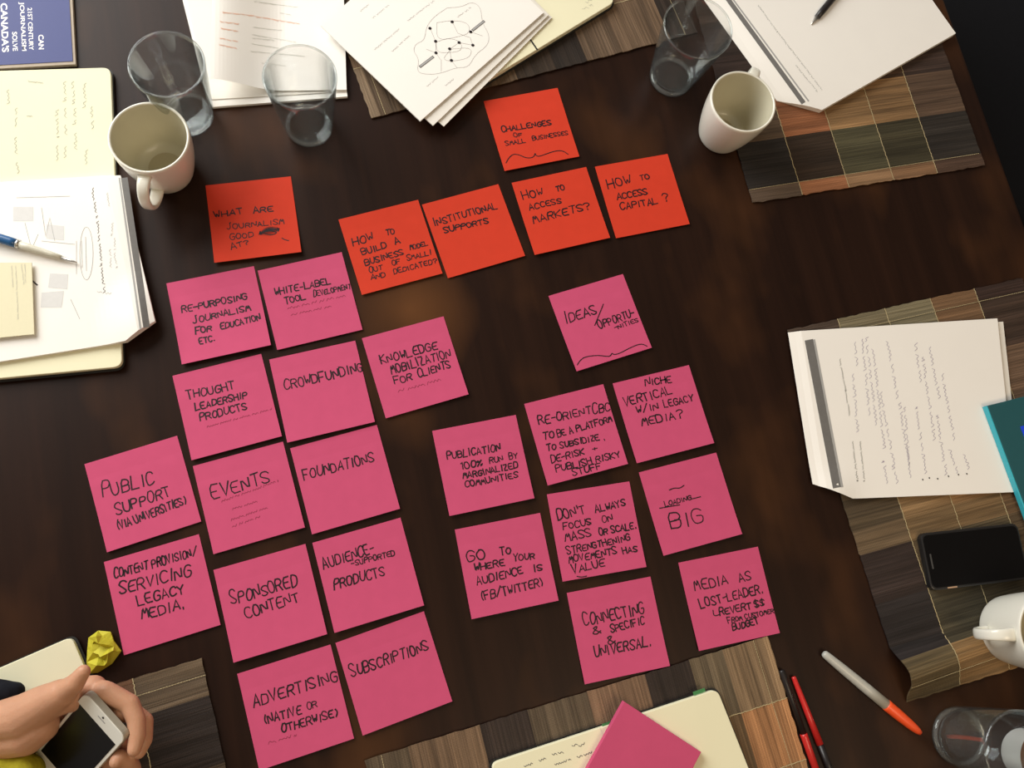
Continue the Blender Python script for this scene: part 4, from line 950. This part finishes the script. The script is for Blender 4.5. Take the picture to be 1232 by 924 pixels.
def mug(cx, cy, ang, label, R0=.031, R1=.0445, H=.080, z=.0003, name='mug', handle=True, group='white mugs', tilt=0):
    t = tag(empty(name, (cx, cy, z), ang), label, 'mug' if name == 'mug' else 'cup', group)
    prof = [(0, .002), (R0 - .006, .002), (R0 - .004, 0), (R0 - .001, .0004), (R0, .003)]
    rr = lambda k: R0 + (R1 - R0) * math.sin(k * math.pi / 2) ** .9
    prof += [(rr(k / 16), .003 + (H - .003) * k / 16) for k in range(1, 16)]
    prof += [(R1, H - .001), (R1 - .0008, H), (R1 - .0022, H), (R1 - .003, H - .001)]
    pin = [(R1 - .003, H - .001)] + [(rr(k / 16) - .0034, .003 + (H - .003) * k / 16) for k in range(15, 1, -1)] + [(R0 - .004, .008), (R0 - .010, .006), (0, .006)]
    bm = bmesh.new(); lathe(bm, prof, 72); fin('body', bm, M['ceramic'], t, True, recalc=False)
    bm = bmesh.new(); lathe(bm, pin, 72); fin('interior', bm, M['inner_shade'], t, True, recalc=False)['label'] = 'olive inner wall with shade in its colour'
    if handle:
        bm = bmesh.new(); N = 26; path = []
        ztop, zbot = H * .86, H * .26; rt, rb = rr(.85) - .002, rr(.25) - .002
        C = [Vector((rt, ztop)), Vector((R1 + .022, H * .97)), Vector((R1 + .036, H * .62)), Vector((R1 + .022, H * .20)), Vector((rb, zbot))]
        def bez(tt):
            q = C[:]
            while len(q) > 1: q = [a.lerp(b, tt) for a, b in zip(q, q[1:])]
            return q[0]
        rings = []
        for i in range(N + 1):
            tt = i / N; p = bez(tt); q = (bez(min(1, tt + .01)) - bez(max(0, tt - .01))).normalized(); nn = Vector((-q.y, q.x))
            ring = []
            for k in range(14):
                a = 2 * math.pi * k / 14; w_, h2 = .0062 * (1 + .25 * abs(2 * tt - 1) ** 2), .0034
                ca, sa = math.cos(a), math.sin(a)
                u = w_ * math.copysign(abs(ca) ** .7, ca); v = h2 * math.copysign(abs(sa) ** .7, sa)
                ring.append(bm.verts.new((p.x + nn.x * v, u, p.y + nn.y * v)))
            rings.append(ring)
        for a, b in zip(rings, rings[1:]):
            for k in range(14): bm.faces.new((a[k], a[(k + 1) % 14], b[(k + 1) % 14], b[k]))
        bm.faces.new(rings[0]); bm.faces.new(rings[-1][::-1])
        fin('handle', bm, M['ceramic'], t, True)
    bm = bmesh.new(); bmesh.ops.create_circle(bm, cap_ends=True, segments=48, radius=R0 - .012); 
    for v in bm.verts: v.co.z = .0062
    fin('coffee_film', bm, M['stain'], t)['label'] = 'brown coffee film on the bottom'
    return t
def dirpx(c, d, z):
    a, b = on(*c, z), on(*d, z); return math.atan2(b.y - a.y, b.x - a.x)
g = on(228, 140); tumbler(g.x, g.y, 'clear glass tumbler behind the left white mug', R1=.0415)
g = on(372, 153); tumbler(g.x, g.y, 'clear glass tumbler in front of the printed page with orange headings', R0=.0295, R1=.0415)
g = on(807, 93, .003); t = tumbler(g.x, g.y, 'clear glass tumbler leaning over the top centre placemat, beside the right mug', R0=.030, R1=.0440)
g = on(1151, 885); tumbler(g.x, g.y, 'clear glass tumbler in the bottom right corner', R0=.0335, R1=.0440)
g = on(201, 205); mug(g.x, g.y, dirpx((180, 172), (169, 232), .06), 'white mug in front of the left tumbler, handle towards the handout', R0=.032, R1=.0438, H=.081)
g = on(866, 161); mug(g.x, g.y, dirpx((893, 127), (914, 80), .06), 'white mug beside the top right handout, empty', R0=.0305, R1=.0425, H=.081)
g = on(1213, 757, .003); mug(g.x, g.y, dirpx((1213, 757), (1120, 762), .003), 'white mug cut by the right edge below the black phone, handle facing left', R0=.040, R1=.0465, H=.080, z=.0038)
# paper cup right of the bottom right tumbler
g = on(1230, 906); pcup = tag(empty('paper_cup', (g.x, g.y, .0003)), 'white paper cup with a brown sleeve behind the bottom right tumbler', 'cup')
bm = bmesh.new(); lathe(bm, [(0, .003), (.026, .003), (.0275, 0), (.028, .001), (.0325, .098), (.0335, .099), (.0335, .101), (.032, .1012), (.031, .099), (.0265, .008), (0, .008)], 64); fin('body', bm, M['cup'], pcup, True)
bm = bmesh.new(); lathe(bm, [(.0304, .038), (.0316, .038), (.0332, .085), (.0320, .085)], 64, None, True); fin('sleeve', bm, M['kraft'], pcup, True)
bm = bmesh.new(); lathe(bm, [(0, .080), (.0300, .080)], 64); fin('coffee', bm, M['coffee'], pcup, True)

# ---------------------------------------------------------------- the hand
def capsule(bm, a, b, ra, rb, n=16):
    a, b = Vector(a), Vector(b); d = b - a; L = d.length
    mtx = Matrix.Translation(a) @ d.to_track_quat('Z', 'Y').to_matrix().to_4x4()
    prof = [(0, -ra)] + [(ra * math.sin(t * math.pi / 10), -ra * math.cos(t * math.pi / 10)) for t in range(1, 6)]
    prof += [(rb * math.cos(t * math.pi / 10), L + rb * math.sin(t * math.pi / 10)) for t in range(0, 5)] + [(0, L + rb)]
    lathe(bm, prof, n, mtx)
def chain(bm, pts):
    for (a, ra), (b, rb) in zip(pts, pts[1:]): capsule(bm, a, b, ra, rb)
def blobby(bm, c, ax, rot):
    r = bmesh.ops.create_icosphere(bm, subdivisions=3, radius=1)
    for v in r['verts']: v.co = Vector(c) + rot @ Vector((v.co.x * ax[0], v.co.y * ax[1], v.co.z * ax[2]))
PL = lambda x, y, z: PM @ Vector((x, y, z))
bm = bmesh.new()
wrist = on(-6, 878, .052)
# forearm running off to the left, wrist, heel of the thumb
chain(bm, [(on(-230, 900, .045), .036), (on(-90, 885, .050), .029), (wrist, .0235)])
chain(bm, [(wrist + Vector((0, .006, .004)), .0200), (on(28, 862, .068), .0215), (on(52, 847, .082), .0180), (on(74, 834, .096), .0135)])
chain(bm, [(wrist + Vector((0, -.010, -.004)), .0190), (on(30, 884, .058), .0200), (on(48, 872, .066), .018)])
# thumb
chain(bm, [(on(55, 846, .084), .0170), (on(76, 833, .098), .0114), (on(90, 822, .108), .0092), (on(100.5, 808, .113), .0066)])
# palm behind the phone
bm2 = bm
blobby(bm, PL(-.020, .006, -.030), (.028, .040, .015), PR)
blobby(bm, PL(-.030, -.012, -.026), (.022, .034, .017), PR)
chain(bm, [(wrist, .022), (PL(-.030, -.005, -.030), .019), (PL(-.012, .035, -.028), .014)])
chain(bm, [(on(52, 847, .082), .0165), (PL(-.030, .046, -.019), .0135)])
# index finger: along the top end of the phone, then curling down its right side
ib = PL(-.020, .056, -.018)
chain(bm, [(PL(-.022, .025, -.026), .013), (ib, .0112), (on(128, 832, .086), .0098), (on(156, 847, .086), .0094), (on(164, 866, .088), .0088), (on(165, 885, .090), .0082), (on(161.5, 902, .092), .0066)])
# middle finger, behind the index
chain(bm, [(PL(-.012, .030, -.028), .0125), (PL(.006, .052, -.024), .0108), (on(158, 857, .066), .0098), (on(173, 868, .068), .0092), (on(173, 890, .070), .0084), (on(167, 905, .072), .0066)])
# ring finger, its tip coming round the right edge of the phone
chain(bm, [(PL(-.004, .010, -.028), .0120), (PL(.022, .018, -.023), .0100), (on(158, 925, .052), .0094), (on(153, 916, .066), .0088), (on(144, 911, .074), .0078), (on(139, 917, .078), .0062)])
# little finger, lower along the edge
chain(bm, [(PL(-.004, -.012, -.026), .0110), (PL(.022, -.006, -.021), .0088), (PL(.041, -.004, -.012), .0080), (PL(.0385, -.008, .002), .0072), (PL(.031, -.012, .008), .0060)])
me = bpy.data.meshes.new('person'); bm.to_mesh(me); bm.free()
ho = bpy.data.objects.new('tmp', me); COL.objects.link(ho)
rm = ho.modifiers.new('r', 'REMESH'); rm.mode = 'VOXEL'; rm.voxel_size = .0012; rm.use_smooth_shade = True
sm = ho.modifiers.new('s', 'SMOOTH'); sm.factor = .5; sm.iterations = 14
dg_ = bpy.context.evaluated_depsgraph_get(); me2 = bpy.data.meshes.new_from_object(ho.evaluated_get(dg_)); bpy.data.objects.remove(ho)
me2.name = 'person'
# skin stays clear of the phone it holds
inv = PM.inverted()
for v in me2.vertices:
    q = inv @ v.co
    if abs(q.x) < .0296 and abs(q.y) < .0622 and -.0080 < q.z < .0004:
        opt = [(.0297 - abs(q.x), 'x'), (.0623 - abs(q.y), 'y'), (q.z + .0081, 'b'), (.0005 - q.z if q.z > -.003 else 9, 'f')]
        k = min(opt)[1]
        if k == 'x': q.x = math.copysign(.0297, q.x)
        elif k == 'y': q.y = math.copysign(.0623, q.y)
        elif k == 'b': q.z = -.0081
        else: q.z = .0005
        v.co = PM @ q
person = link('person', me2, M['skin'], None, True)
tag(person, 'person\'s left hand in a yellow sleeve holding a white phone over the table', 'person')
# yellow sleeve and dark cuff
def cloth(name, pts, m, seed):
    bm = bmesh.new(); chain(bm, pts)
    me = bpy.data.meshes.new(name); bm.to_mesh(me); bm.free(); o = bpy.data.objects.new('tmp', me); COL.objects.link(o)
    r_ = o.modifiers.new('r', 'REMESH'); r_.mode = 'VOXEL'; r_.voxel_size = .0025; s_ = o.modifiers.new('s', 'SMOOTH'); s_.iterations = 6
    me2 = bpy.data.meshes.new_from_object(o.evaluated_get(bpy.context.evaluated_depsgraph_get())); bpy.data.objects.remove(o); me2.name = name
    for v in me2.vertices:
        n = noise.noise(v.co * 45 + Vector((seed, 0, 0))); n2 = noise.noise(v.co * 110 + Vector((seed, 9, 0)))
        v.co += v.normal * (n * .004 + n2 * .0014)
    return link(name, me2, M[m], person, True)
cloth('sleeve', [(on(-200, 960, .046), .038), (on(-60, 945, .046), .033), (on(2, 938, .046), .027), (on(26, 931, .050), .0205)], 'sleeve', 3)
cloth('jacket_cuff', [(on(-160, 826, .032), .019), (on(-40, 832, .030), .0165), (on(8, 832, .028), .0125), (on(20, 830, .027), .0095)], 'navy', 8)
